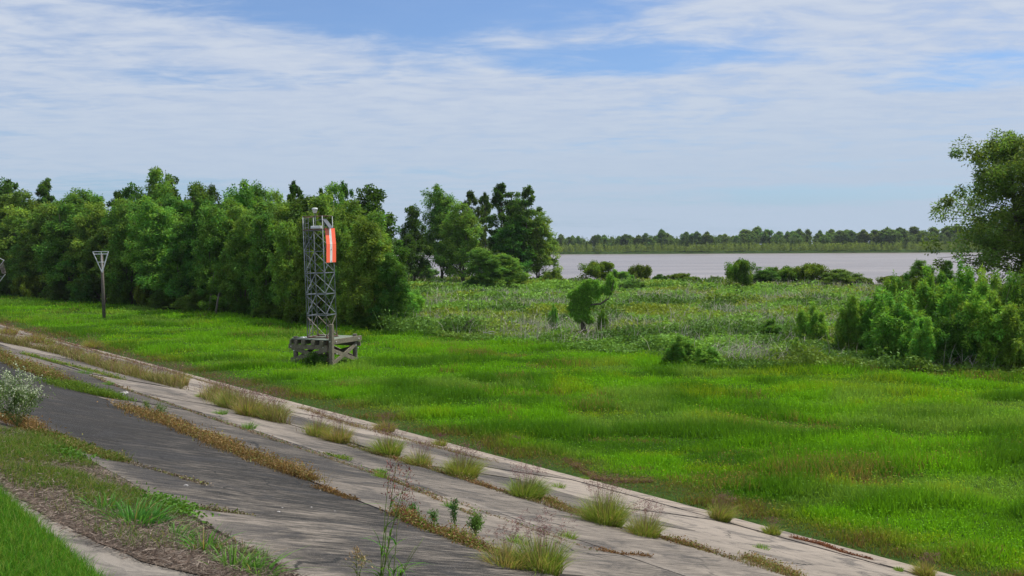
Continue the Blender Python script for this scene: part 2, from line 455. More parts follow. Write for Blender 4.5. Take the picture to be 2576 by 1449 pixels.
# ---------------------------------------------------------------- ground, water, concrete
def build_ground():
    rr = np.concatenate([np.linspace(0.5, 12, 24), np.exp(np.linspace(math.log(12.4), math.log(330), 330)), np.exp(np.linspace(math.log(340), math.log(12000), 70))])
    th = np.concatenate([np.linspace(-42, 42, 300), np.linspace(45, 315, 61)]) * math.pi / 180
    nr, na = len(rr), len(th)
    RR, TT = np.meshgrid(rr, th, indexing='ij')
    X = RR * np.sin(TT); Y = RR * np.cos(TT); Z = ground_z(X, Y)
    V = np.stack([X, Y, Z], -1).reshape(-1, 3); V = np.concatenate([V, [[0, 0, float(ground_z(0, 0))]]])
    i, j = np.meshgrid(np.arange(nr - 1), np.arange(na), indexing='ij'); j2 = (j + 1) % na
    f = np.stack([i * na + j, i * na + j2, (i + 1) * na + j2, (i + 1) * na + j], -1).reshape(-1, 4)[:, ::-1]
    jj = np.arange(na); f3 = np.stack([np.full(na, nr * na), jj, (jj + 1) % na], 1)[:, ::-1]
    o = link('ground', mesh_np('ground', V, [f, f3], None, True), M_ground); tag(o, kind='structure')
build_ground()
wm = mesh_np('river', [(-4000, 120, -1.5), (4000, 120, -1.5), (4000, 6000, -1.5), (-4000, 6000, -1.5)], np.array([[0, 1, 2, 3]]))
# water sheet only where the bed is below it
def build_water():
    xs = np.linspace(-3000, 3000, 121); V = []; f = []
    for i, x in enumerate(xs):
        V += [(x, float(shoreY(x)) - 4, -1.5), (x, float(farY(x)) + 4, -1.5)]
        if i: f.append((2 * i - 2, 2 * i, 2 * i + 1, 2 * i - 1))
    V = np.array(V); V[:, 1] = np.maximum(V[:, 1], -1e9)
    tag(link('river', mesh_np('river', V, np.array(f)), M_water), kind='structure')
bpy.data.meshes.remove(wm)
build_water()

JT = [0.0, 1.95, 6.2, 9.35, 12.4, 15.45, 18.98, TSH]
OFFS = [0.8, -0.7, 2.6, 1.95, -3.2, -1.3, 1.1]
def build_concrete():
    a = Acc(); L = math.sqrt(1 + K * K)
    for row in range(len(JT) - 1):
        t0, t1 = JT[row] + .02, JT[row + 1] - .02
        span = 6.1
        k0 = int((-30 - OFFS[row]) // span)
        for k in range(k0, 32):
            s0 = OFFS[row] + k * span + .02; s1 = s0 + span - .04
            tone = random.random()
            if row == 5 and s1 < 0: tone = .18
            if row == 6: tone = .5
            lift = random.uniform(-.02, .02); tilt = random.uniform(-.010, .010)
            ns, ntt = 13, 7
            S, T = np.meshgrid(np.linspace(s0, s1, ns), np.linspace(t0, t1, ntt), indexing='ij')
            T = T + .05 * (vnoise(S * 1.9, S * 0 + row, 9) - .5) * np.where((np.arange(ntt) == 0) | (np.arange(ntt) == ntt - 1), 1, 0)[None, :]
            Z = undul(S, T) + lift + tilt * (S - s0) / span
            wob = 0.02 * (vnoise(S * 1.3, T * 1.3, 9) - .5)
            top = np.stack([S, T * L, Z], -1).reshape(-1, 3)
            bot = top - np.array([0, 0, .14])
            i, j = np.meshgrid(np.arange(ns - 1), np.arange(ntt - 1), indexing='ij')
            f = np.stack([i * ntt + j, (i + 1) * ntt + j, (i + 1) * ntt + j + 1, i * ntt + j + 1], -1).reshape(-1, 4)
            m = ns * ntt; b_ = []
            ring = [i * ntt for i in range(ns)] + [(ns - 1) * ntt + j for j in range(1, ntt)] + [i * ntt + ntt - 1 for i in range(ns - 2, -1, -1)] + [j for j in range(ntt - 2, 0, -1)]
            for q in range(len(ring)):
                u_, w_ = ring[q], ring[(q + 1) % len(ring)]
                b_.append((w_, u_, u_ + m, w_ + m))
            a.add(np.concatenate([top, bot]), [f, np.array(b_)], np.array([tone] * 3))
    me = a.mesh('concrete_slope', False)
    o = link('concrete_slope', me, M_conc)
    ey = Vector((N.x, N.y, K)).normalized(); ex = Vector((D.x, D.y, 0)); ez = ex.cross(ey)
    o.matrix_world = Matrix(((ex.x, ey.x, ez.x, TO.x), (ex.y, ey.y, ez.y, TO.y), (ex.z, ey.z, ez.z, 0), (0, 0, 0, 1)))
    tag(o, kind='structure')
build_concrete()

# ---------------------------------------------------------------- trees
def tree_mesh(seed, Ht=15.0, Rc=3.6, stems=2, nclump=120, nleaf=150, lsize=(0.30, 0.11), base_h=0.12, top=0.75,
              colr=(0.075, 0.15, 0.03), clump=0.62, droop=0.5, flame=0.5, dark=0.15, trunk_r=0.16, lean=0.0, skew=(0, 0), tall=1.25, lobes=0, plume=False):
    r = np.random.default_rng(seed); rd = random.Random(seed)
    tb = MB(); cents = []; rads = []
    stemlist = []
    for i in range(stems):
        az = 2 * math.pi * (i / max(stems, 1)) + rd.uniform(-.5, .5)
        spread = Rc * (0.0 if stems == 1 else rd.uniform(.25, .5)) if stems < 5 else Rc * rd.uniform(.45, .85) * (i > 0)
        hh = (Ht * rd.uniform(.78, 1.0) if stems < 5 else Ht * rd.uniform(.50, 1.0) * (1 - .12 * (i > 3))) if i else Ht * .97
        p = [Vector((math.cos(az) * .15 * (stems > 1), math.sin(az) * .15 * (stems > 1), -.3))]
        for q in range(1, 8):
            f = q / 7
            p.append(Vector((math.cos(az) * spread * f + rd.uniform(-.12, .12) * Rc * .35 + skew[0] * f * f + lean * f,
                             math.sin(az) * spread * f + rd.uniform(-.12, .12) * Rc * .35 + skew[1] * f * f, hh * .93 * f)))
        rad = [trunk_r * (1 - .85 * q / 7) / (stems ** .35) for q in range(8)]; rad[0] *= 1.25
        tb.tube([tuple(x) for x in p], rad, 7); stemlist.append((p, rad, hh))
    def prof(f):
        # crown radius by height fraction
        if f < base_h: return 0.25
        x = (f - base_h) / (1 - base_h)
        return (0.80 + 0.20 * math.sin(min(x / top, 1) * math.pi / 2 * 1.0)) if x < top * .6 else max(0.10, 1.0 - ((x - top * .6) / (1 - top * .6)) ** (2.0 + flame)) 
    nl = 0 if lobes else nclump // 3
    for i in range(nl):
        p, rad, hh = stemlist[i % stems]
        f = base_h + (1 - base_h) * ((i + rd.random()) / nl) ** .75
        f = min(f, .97)
        q = f * 7; k = min(int(q), 6); o = p[k].lerp(p[k + 1], q - k)
        az = rd.uniform(0, 2 * math.pi); L = Rc * prof(f) * rd.uniform(.45, 1.12) * (1 if stems < 5 else .68)
        el = rd.uniform(.05, .7) * (1 - .2 * f)
        e = o + Vector((math.cos(az) * L, math.sin(az) * L, L * el * .8))
        mid = o.lerp(e, .5) + Vector((0, 0, L * .07))
        br = max(rad[k] * .42, .02)
        tb.tube([tuple(o), tuple(mid), tuple(e)], [br, br * .6, br * .2], 4, False)
        for g in (rd.uniform(.35, .6), rd.uniform(.65, .9), 1.0):
            c = o.lerp(e, g) + Vector((rd.gauss(0, .22), rd.gauss(0, .22), rd.gauss(0, .25))) * (Rc / 3.5)
            cents.append(tuple(c)); rads.append(clump * rd.uniform(.6, 1.3) * (1 - .25 * g) * Rc / 3.6)
    for i in range(lobes):
        # rounded billowing sub-crowns carried on limbs, low ones wide, high ones near the axis
        f = (i + .5) / lobes; zc = Ht * (.16 + .70 * f ** .9) ; az = i * 2.4 + rd.uniform(-.5, .5)
        rad_l = Rc * rd.uniform(.36, .52) * (1 - .22 * f); off = max(0, Rc * (1.0 - .55 * f ** 2.2) - rad_l) * rd.uniform(.55, 1.05)
        c0 = Vector((math.cos(az) * off, math.sin(az) * off, zc)); hv = rad_l * rd.uniform(1.15, 1.6)
        if i == lobes - 1: c0 = Vector((rd.gauss(0, .15) * Rc, rd.gauss(0, .15) * Rc, Ht - hv * .95))
        if plume:      # upright feathery shoots rising from the ground
            rad_l = Rc * rd.uniform(.24, .36); off = Rc * .72 * math.sqrt((i + .3) / lobes); zc = Ht * rd.uniform(.28, .50) * (1.12 - .45 * i / lobes)
            hv = zc * rd.uniform(.98, 1.08); c0 = Vector((math.cos(az) * off, math.sin(az) * off, zc))
        p, rad, hh = stemlist[i % stems]; q = min(max(zc / Ht * 7 - 1.4, .6), 6.5); k = int(q); o = p[k].lerp(p[k + 1], q - k)
        tb.tube([tuple(o), tuple(o.lerp(c0, .55) + Vector((0, 0, -.2))), tuple(c0)], [rad[k] * .55, rad[k] * .4, .02], 5, False)
        for g in range(nclump // lobes):
            d_ = norm(np.array([[rd.gauss(0, 1), rd.gauss(0, 1), rd.gauss(.35, .9)]]))[0] * rd.uniform(.55, 1.05)
            tp = (1 - .7 * max(d_[2], 0)) if plume else 1; cents.append((c0.x + d_[0] * rad_l * tp, c0.y + d_[1] * rad_l * tp, c0.z + d_[2] * hv)); rads.append(clump * rd.uniform(.5, 1.05) * Rc / 3.8)
    for (p, rad, hh) in ([] if lobes else stemlist):
        for q in range(4):
            c = p[-1] + Vector((rd.gauss(0, .25), rd.gauss(0, .25), rd.uniform(-.10, .05) * hh * .5)); cents.append(tuple(c)); rads.append(clump * .55 * Rc / 3.6)
    cents = np.array(cents); rads = np.array(rads); nc = len(cents)
    idx = np.repeat(np.arange(nc), nleaf)
    u_ = norm(r.normal(size=(len(idx), 3))) * (r.uniform(0.05, 1, (len(idx), 1)) ** .45)
    stretch = np.array([1.0, 1.0, tall])
    P = cents[idx] + u_ * rads[idx][:, None] * stretch
    P += np.array([0, 0, -1.0]) * (r.exponential(.25, (len(idx), 1)) * droop * rads[idx][:, None])
    A = u_ * .7 + r.normal(size=u_.shape) * .6 + np.array([0, 0, -droop])
    ctone = r.uniform(1 - dark * 1.6, 1 + dark * 1.6, nc)[idx][:, None]
    yel = r.uniform(0, 1, nc)[idx][:, None]
    C = jit(colr, len(idx), .38, .10, r) * ctone * (1 + (yel - .5) * np.array([.35, .05, -.2]))
    V, f, C = leaves(P, A, lsize[0] * r.uniform(.6, 1.3, len(idx)), lsize[1] * r.uniform(.7, 1.3, len(idx)), C, r)
    crown = mesh_np('crown', V, f, C)
    fs = []
    if tb.f4: fs.append(np.concatenate(tb.f4))
    if tb.f3: fs.append(np.concatenate(tb.f3))
    trunk = mesh_np('trunk', np.concatenate(tb.v), fs, None, True)
    crown.materials.append(M_leaf); trunk.materials.append(M_bark)
    zt = float(np.percentile(P[:, 2], 99.8)); wr = float(np.percentile(np.hypot(P[:, 0], P[:, 1]), 92))
    return crown, trunk, zt, wr

GREEN = (0.150, 0.285, 0.046); YG = (0.165, 0.315, 0.044); DKG = (0.066, 0.145, 0.024); MID = (0.100, 0.205, 0.034)
PROTO = {}
def proto(kind, n, **kw):
    PROTO[kind] = [tree_mesh(hash_seed(kind) + i, **kw) for i in range(n)]
def hash_seed(s): return sum(ord(c) * (i + 3) for i, c in enumerate(s))
proto('willow', 7, Ht=15, Rc=3.8, stems=3, lobes=15, nclump=300, nleaf=90, colr=GREEN, lsize=(.36, .125), clump=.62, dark=.2, base_h=.05, tall=1.15)
proto('willow_dark', 4, Ht=15, Rc=3.6, stems=3, lobes=13, nclump=240, nleaf=110, colr=MID, clump=.62, lsize=(.36, .13), base_h=.05)
proto('broadleaf', 3, Ht=16, Rc=4.0, stems=1, lobes=12, nclump=130, nleaf=130, colr=DKG, lsize=(.32, .20), droop=.1, clump=.66, flame=1.5)
proto('airy', 4, Ht=17, Rc=3.0, stems=1, nclump=84, nleaf=100, colr=DKG, lsize=(.34, .16), clump=.52, base_h=.28, dark=.2)
proto('bush', 5, Ht=5, Rc=1.9, stems=5, lobes=15, plume=True, nclump=330, nleaf=75, colr=YG, lsize=(.25, .065), base_h=.0, clump=.40, top=.6, trunk_r=.05, tall=2.0, dark=.12, flame=.1)
proto('bush_dark', 3, Ht=5, Rc=2.0, stems=5, lobes=12, plume=True, nclump=250, nleaf=80, colr=MID, lsize=(.25, .07), base_h=.0, clump=.54, top=.5, trunk_r=.05, tall=1.5)
proto('vine', 4, Ht=3.2, Rc=2.6, stems=3, nclump=90, nleaf=150, colr=(0.11, 0.19, 0.022), lsize=(.20, .15), base_h=.0, clump=.85, top=.35, flame=1.6, trunk_r=.05, droop=.2)
proto('far', 5, Ht=20, Rc=5.0, stems=1, nclump=90, nleaf=75, colr=(0.125, 0.215, 0.05), lsize=(.9, .6), clump=1.0, base_h=.02, flame=1.2, droop=.2)
used = {}
def plant(kind, name, x, yb, ytop, wpx, label, cat='tree', group=None, i=None, rz=None, zb=None, Y=None):
    """a tree standing at the ground spot seen at column x, row yb; its top reaches row ytop and its crown spans wpx"""
    base = at(x, yb)
    X0, Y0 = base.x, base.y
    if Y is not None: X0 = base.x * Y / base.y; Y0 = Y
    z0 = float(surf(X0, Y0)) if zb is None else zb
    ht = zat(ytop, x, Y0) - z0
    ps = PROTO[kind]; k = (used.get(kind, 0)) % len(ps) if i is None else i
    used[kind] = used.get(kind, 0) + 1
    crown, trunk, zt, wr = ps[k]
    o = empty(name, (X0, Y0, z0), random.uniform(0, 6.28) if rz is None else rz)
    c = link('crown', crown, None, o); t = link('trunk', trunk, None, o)
    sz = ht / zt; sx = (wpx * (.95 if kind == 'vine' else 1.22) / F * Y0 / 2) / wr if wpx else sz
    o.scale = (sx, sx * random.uniform(.92, 1.08), sz)
    tag(o, label, cat, group)
    return o

# --- the wood on the left: edge row, middle row, skyline
EX = [-60, 0, 250, 500, 650, 780, 950, 1000]; EY = [733, 741, 765, 783, 801, 819, 832, 836]
def edge(x): return float(np.interp(x, EX, EY))
SKY_TREES = [ # x, top row, width, depth behind the edge, kind, label
 (22, 455, 62, 24, 'broadleaf', 'tall dark tree poking above the wood at the far left edge'),
 (75, 482, 70, 18, 'willow', 'pale green willow between the two dark-topped trees at the far left'),
 (125, 450, 58, 30, 'airy', 'dark open-topped tree standing above the wood, left of the triangle marker pole'),
 (188, 480, 78, 22, 'willow', 'green willow on the skyline left of the gap above the triangle marker'),
 (238, 492, 50, 26, 'willow', 'pointed willow just left of the dip in the skyline above the triangle marker'),
 (302, 482, 44, 34, 'airy', 'thin half-bare dark tree right of the dip in the skyline'),
 (345, 466, 56, 30, 'broadleaf', 'dark tree just left of the highest treetop of the wood'),
 (405, 428, 84, 20, 'willow', 'highest tree of the left wood, its pale plume above all others'),
 (430, 448, 60, 32, 'broadleaf', 'dark tree tucked right behind the highest treetop'),
 (505, 463, 66, 26, 'willow', 'light feathery treetop right of the highest tree'),
 (543, 470, 40, 36, 'broadleaf', 'small dark treetop between two feathery willows on the skyline'),
 (612, 461, 78, 22, 'willow', 'broad feathery willow crown midway between highest tree and tower'),
 (662, 466, 60, 28, 'willow_dark', 'darker willow on the skyline left of the tower'),
 (702, 482, 54, 24, 'willow', 'lower rounded treetop of the skyline nearest left of the narrow tree by the tower'),
 (745, 457, 46, 32, 'airy', 'narrow dark treetop just left of the lattice tower'),
 (812, 476, 34, 40, 'airy', 'thin dark treetop right above the lattice tower'),
 (838, 464, 62, 26, 'willow', 'pale wispy willow top rising behind the orange panel'),
 (872, 458, 38, 36, 'airy', 'dark slender top between the pale willow and the round broadleaf tree'),
 (918, 470, 92, 30, 'broadleaf', 'big rounded yellow-green broadleaf tree at the right end of the wood'),
 (962, 540, 78, 24, 'broadleaf', 'broadleaf tree sloping down at the right end of the wood'),
]
def along(x, depth):
    e = at(x, edge(x)); q = 1 + depth / Vector((e.x, e.y)).length
    return e.y * q
for (x, yt, w, dp, kd, lb) in SKY_TREES:
    plant(kd, 'willow_tree' if 'willow' in kd else 'broadleaf_tree', x, edge(x), yt, w * 1.22, lb, group='trees of the wood on the left', Y=along(x, dp))
FRONT = [
 (-30, 520, 120, 'willow', 'edge willow behind the diamond marker, cut by the left edge'),
 (40, 525, 100, 'willow', 'rounded willow at the wood edge beside the left frame edge'),
 (105, 560, 90, 'willow_dark', 'dark-footed willow at the wood edge with two trunks showing'),
 (180, 515, 110, 'willow', 'full pale willow at the wood edge left of the triangle marker'),
 (262, 575, 80, 'willow_dark', 'dark willow right behind the triangle marker pole'),
 (330, 520, 96, 'willow', 'willow at the wood edge just right of the triangle marker'),
 (400, 500, 110, 'willow', 'large pale willow at the wood edge under the highest treetop'),
 (470, 560, 84, 'willow_dark', 'shaded willow at the wood edge left of the bare slanting trunks'),
 (545, 520, 92, 'willow', 'willow whose bare slanting trunks show at the wood edge'),
 (615, 545, 90, 'willow', 'leafy willow at the wood edge above the fallen branches'),
 (680, 540, 84, 'willow_dark', 'dark willow at the wood edge left of the lattice tower'),
 (735, 560, 76, 'willow', 'willow whose crown touches the left side of the lattice tower'),
 (800, 540, 84, 'willow', 'bright willow directly behind the lattice tower'),
 (858, 560, 80, 'willow', 'pale willow right behind the orange panel'),
 (935, 555, 110, 'willow', 'wide pale willow at the right corner of the wood, right of the tower'),
 (985, 640, 70, 'willow_dark', 'low willow closing the right end of the wood'),
]
for (x, yt, w, kd, lb) in FRONT:
    plant(kd, 'willow_tree', x, edge(x) - 4, yt, w, lb, group='trees of the wood on the left')
for i in range(20):
    x = -60 + i * 52 + random.uniform(-14, 14)
    plant(random.choice(['willow', 'willow', 'willow_dark']), 'willow_tree', x, edge(x), 506 + random.uniform(-14, 18) + max(0, x - 880) * .5, 104,
          'willow in the second row of the left wood, seen only between the edge trees', group='second row trees of the left wood', Y=along(x, 11 + random.uniform(-3, 4)))
for i in range(16):
    x = -70 + i * 62 + random.uniform(-14, 14)
    plant('willow_dark', 'willow_tree', x, edge(x), 520 + random.uniform(-14, 20) + max(0, x - 860) * .6, 92,
          'dark tree deep inside the left wood, filling the gaps between the crowns', group='trees deep inside the left wood', Y=along(x, 48 + random.uniform(-6, 10)))
UND = [(20, 655), (70, 690), (150, 700), (215, 695), (300, 700), (360, 715), (430, 722), (490, 735), (560, 740), (620, 752), (690, 760), (745, 768), (800, 775), (860, 790), (915, 790), (960, 800)]
UL = ['dark bush at the foot of the wood by the left frame edge', 'second dark bush from the left frame edge at the foot of the wood', 'dark bush at the foot of the wood midway between frame edge and triangle marker',
 'dark bush at the foot of the wood just left of the triangle marker', 'dark bush at the foot of the wood just right of the triangle marker', 'low dark bush behind the level bare trunk at the wood edge',
 'dark bush under the highest tree of the wood', 'dark bush left of the slanting bare trunks', 'dark bush beside the slanting bare trunks', 'dark bush above the leaning branch pile',
 'dark bush right of the leaning branch pile', 'dark bush at the wood foot nearest left of the tower', 'dark bush seen through the legs of the tower', 'dark bush at the wood foot nearest right of the tower',
 'dark bush between the tower and the round bright willow bush', 'last dark bush at the right corner of the wood']
for (x, yt), ul in zip(UND, UL):
    plant(random.choice(['bush_dark', 'bush_dark', 'vine']), 'undergrowth_bush', x, edge(x) + random.uniform(-2, 2), yt + random.uniform(-6, 6), random.uniform(50, 80),
          ul, 'bush', 'undergrowth bushes at the foot of the left wood')
plant('bush', 'willow_bush', 893, 826, 700, 78, 'rounded pale willow bush right of the tower at the wood edge', 'bush')
plant('bush', 'willow_bush', 1012, 806, 703, 88, 'round bright willow bush standing apart at the right end of the wood', 'bush')
plant('bush', 'willow_bush', 965, 790, 690, 60, 'smaller pale willow bush tucked left behind the round bright bush', 'bush')

# --- grove before the river
GROVE = [
 (1042, 712, 520, 62, 'broadleaf', 'dark broadleaf tree at the left end of the riverside grove'),
 (1022, 716, 590, 50, 'broadleaf', 'low dark tree at the foot of the left end of the riverside grove'),
 (1112, 708, 470, 78, 'willow', 'tall pale willow of the riverside grove with one straight trunk'),
 (1165, 712, 512, 92, 'willow', 'broad bright willow in front of the middle of the grove'),
 (1188, 700, 482, 50, 'airy', 'dark slender tree behind the bright willow of the grove'),
 (1222, 698, 486, 50, 'airy', 'second dark slender tree of the grove, left of the see-through tree'),
 (1262, 706, 463, 78, 'airy', 'tall see-through tree of the grove with dark ragged top'),
 (1325, 708, 468, 62, 'airy', 'dark spired tree at the right side of the grove'),
 (1300, 700, 500, 72, 'willow_dark', 'dark-leaved tree between the two tallest tops of the grove'),
 (1292, 708, 545, 90, 'willow_dark', 'dense lower tree filling the right middle of the grove'),
 (1352, 706, 530, 84, 'willow', 'rightmost tree of the grove, leaning over the river with a pale trunk'),
]
for (x, yb, yt, w, kd, lb) in GROVE:
    plant(kd, 'willow_tree' if 'willow' in kd else 'broadleaf_tree', x, yb, yt, w, lb, group='trees of the riverside grove')
plant('willow', 'willow_tree', 1222, 730, 628, 76, 'bushy young willow in front of the riverside grove', 'tree')
plant('willow', 'willow_tree', 1272, 728, 640, 72, 'low bushy willow right of the young one in front of the grove', 'tree')
plant('bush_dark', 'dark_bush', 1190, 731, 700, 46, 'low dark bush at the left foot of the bushy young willow', 'bush')
plant('bush_dark', 'dark_bush', 1065, 704, 664, 60, 'shaded bush under the left trees of the grove', 'bush')
plant('bush', 'willow_bush', 1388, 712, 678, 40, 'small pale bush at the right foot of the grove by the water', 'bush')
plant('vine', 'small_bush', 1076, 724, 707, 20, 'tiny vine-covered stump left of the grove in the meadow', 'bush')

# --- shrubs on the river bank
SHORE = [
 (1505, 708, 659, 88, 'vine', 'rounded vine-covered shrub on the bank, left of the domed one'),
 (1560, 712, 678, 50, 'bush', 'pale feathery shrub right of the rounded bank shrub'),
 (1610, 706, 667, 66, 'vine', 'domed green shrub standing on the bank against the river'),
 (1660, 712, 690, 30, 'bush_dark', 'little dark shrub right of the domed bank shrub'),
 (1712, 712, 688, 70, 'vine', 'low spreading shrub on the bank in the middle of the river view'),
 (1745, 714, 697, 46, 'vine', 'lowest vine mat on the bank right of the spreading shrub'),
 (1800, 713, 694, 34, 'bush_dark', 'small shrub left of the tall ivy mound'),
 (1862, 722, 655, 70, 'vine', 'tall ivy-covered mound on the bank with a brown hollow side'),
 (1925, 716, 672, 80, 'bush_dark', 'dark shrub right behind the tall ivy mound'),
 (1990, 716, 672, 90, 'vine', 'broad green shrub in the long bank thicket'),
 (2050, 718, 664, 90, 'vine', 'highest shrub of the long bank thicket'),
 (2110, 720, 678, 84, 'bush_dark', 'sloping shrub right of the highest shrub of the bank thicket'),
 (2160, 722, 698, 66, 'vine', 'low shrub at the right end of the long bank thicket'),
 (2250, 722, 694, 70, 'vine', 'low leafy shrub on the bank left of the right-hand willows'),
 (1590, 728, 705, 48, 'bush_dark', 'low tangled shrub in the meadow before the domed bank shrub'),
 (1857, 742, 716, 26, 'bush', 'tiny green shrub in the meadow in front of the ivy mound'),
]
for (x, yb, yt, w, kd, lb) in SHORE:
    plant(kd, 'bank_shrub', x, yb, yt, w, lb, 'shrub', group='shrubs along the river bank')

# --- thicket on the right
RIGHT = [
 (2315, 770, 656, 66, 'willow', 'pointed young willow rising alone against the river at the left of the right thicket'),
 (2378, 772, 657, 40, 'willow_dark', 'narrow dark sapling against the river between two pale willows'),
 (2268, 790, 690, 60, 'bush', 'feathery willow left of the pointed young one'),
 (2180, 870, 760, 92, 'bush_dark', 'dark low willow at the left end of the right thicket'),
 (2145, 880, 745, 62, 'bush', 'leftmost pale willow of the right thicket'),
 (2265, 905, 735, 118, 'bush', 'rounded pale willow at the front of the thicket, left of centre'),
 (2350, 890, 680, 100, 'bush', 'tall pale willow in the middle of the thicket'),
 (2310, 850, 700, 90, 'bush_dark', 'darker willow behind the rounded pale one'),
 (2420, 900, 668, 100, 'bush', 'tall feathery willow right of the middle of the thicket'),
 (2390, 925, 790, 90, 'bush_dark', 'shaded low willow at the foot of the tall feathery ones'),
 (2485, 930, 715, 110, 'bush', 'big bright willow nearest the camera in the right thicket'),
 (2440, 915, 770, 80, 'bush', 'lower bright willow beside the nearest big one'),
 (2560, 905, 690, 90, 'bush', 'willow cut by the right edge of the photograph'),
 (2600, 880, 660, 110, 'bush_dark', 'dark willow half outside the right edge'),
 (2525, 860, 720, 90, 'bush_dark', 'dark bush in the gap before the big tree'),
 (2042, 868, 765, 60, 'bush', 'slim pale sapling standing alone left of the right thicket'),
 (1940, 856, 803, 54, 'bush', 'small round bush left of the slim pale sapling'),
 (2003, 905, 850, 36, 'bush', 'little fresh green sapling at the meadow edge'),
 (1712, 915, 845, 60, 'bush', 'dark green bush at the edge of the mown grass in the centre right'),
 (1770, 918, 872, 66, 'bush', 'low yellow-green bush right of the dark one at the grass edge'),
]
for (x, yb, yt, w, lb) in [(2200, 880, 728, 80, 'pale willow second from the left in the right thicket'), (2240, 870, 700, 80, 'feathery willow between the pointed tree and the dark left end'),
 (2290, 912, 790, 80, 'low pale willow before the rounded front one'), (2335, 925, 800, 70, 'low pale willow at the thicket foot under the tall middle one'),
 (2460, 880, 680, 90, 'tall willow behind the big bright nearest one'), (2530, 935, 740, 90, 'bright willow at the right edge beside the nearest big one'),
 (2500, 850, 690, 90, 'pale willow below the crown of the big dark tree'), (2385, 860, 690, 80, 'pale willow just in front of the narrow dark sapling')]:
    RIGHT.append((x, yb, yt, w, 'bush', lb))
for (x, yb, yt, w, kd, lb) in RIGHT:
    plant(kd, 'willow_bush' if yt > 700 else 'willow_tree', x, yb, yt, w, lb, 'bush' if yt > 700 else 'tree', group='willows of the right thicket')

# --- the big tree at the right edge: unique
PROTO['big'] = [tree_mesh(91, Ht=20, Rc=8.2, stems=3, nclump=560, nleaf=150, lsize=(.32, .12), colr=(0.100, 0.190, 0.036), clump=.42, base_h=.08, top=.5, flame=.9, trunk_r=.42, dark=.22)]
plant('big', 'big_willow_tree', 2590, 800, 340, 370, 'tall dark spreading tree at the right edge of the photograph', 'tree', rz=1.0)

# --- the lone leaning tree in the meadow
def lone_tree():
    P0 = at(1468, 838); r = np.random.default_rng(5)
    o = empty('leaning_tree', (P0.x, P0.y, float(surf(P0.x, P0.y))))
    m = P0.y / F                                     # metres per photo pixel there
    tb = MB()
    def q(px, py, dy=0): return ((px - 1468) * m, dy, (838 - py) * m)
    tb.tube([q(1468, 842), q(1464, 815), q(1466, 790, .2), q(1478, 765, .3), q(1475, 740, .3)], [.22, .15, .12, .08, .04], 7)
    tb.tube([q(1470, 842, .1), q(1471, 812, .3), q(1462, 780, .5), q(1452, 745, .6)], [.16, .11, .07, .03], 6)
    tb.tube([q(1467, 788), q(1487, 768), q(1510, 765, -.2), q(1530, 752, -.3), q(1537, 735, -.3), q(1545, 705, -.2)], [.12, .10, .085, .06, .045, .02], 6)
    tb.tube([q(1510, 765), q(1522, 757, .3), q(1532, 742, .5)], [.06, .04, .02], 5)
    tb.build('trunk', M_bark, o, True)
    a = Acc()
    blobs = [(1470, 735, 26, 24), (1452, 760, 20, 22), (1445, 740, 14, 18), (1488, 726, 20, 13), (1476, 752, 18, 16), (1458, 785, 22, 16),
             (1470, 800, 20, 14), (1504, 732, 12, 9), (1448, 795, 14, 18), (1518, 724, 10, 7), (1537, 710, 9, 22), (1530, 732, 9, 14), (1480, 712, 20, 9), (1460, 772, 22, 20)]
    small = []
    for (bx, by, rx, ry) in blobs:
        for _ in range(int(rx * ry / 42) + 2):
            w_ = r.uniform(5.0, 10.0); small.append((bx + r.normal(0, rx * .52), by + r.normal(0, ry * .52), w_, w_ * r.uniform(.7, 1.2)))
    for (bx, by, rx, ry) in small:
        n = int(rx * ry * 4.0)
        u_ = norm(r.normal(size=(n, 3))) * (r.uniform(0, 1.0, (n, 1)) ** .5 + r.exponential(.10, (n, 1)))
        P = np.array(q(bx, by)) + u_ * np.array([rx * m, rx * m * 1.0, ry * m])
        A = np.array([0, 0, -.8]) + r.normal(size=(n, 3)) * .6
        a.add(*leaves(P, A, .26 * r.uniform(.6, 1.3, n), .07, jit(YG, n, .38, .1, r) * r.uniform(.95, 1.35), r))
    link('crown', a.mesh('crown'), M_leaf, o)
    tag(o, 'small lone tree leaning right in the meadow with one bare forked limb', 'tree')
lone_tree()
plant('bush', 'sapling', 1390, 832, 768, 22, 'thin wispy sapling left of the lone leaning tree', 'tree', i=1)
plant('bush', 'sapling', 1515, 838, 780, 20, 'thin wispy sapling right of the lone leaning tree', 'tree', i=2)

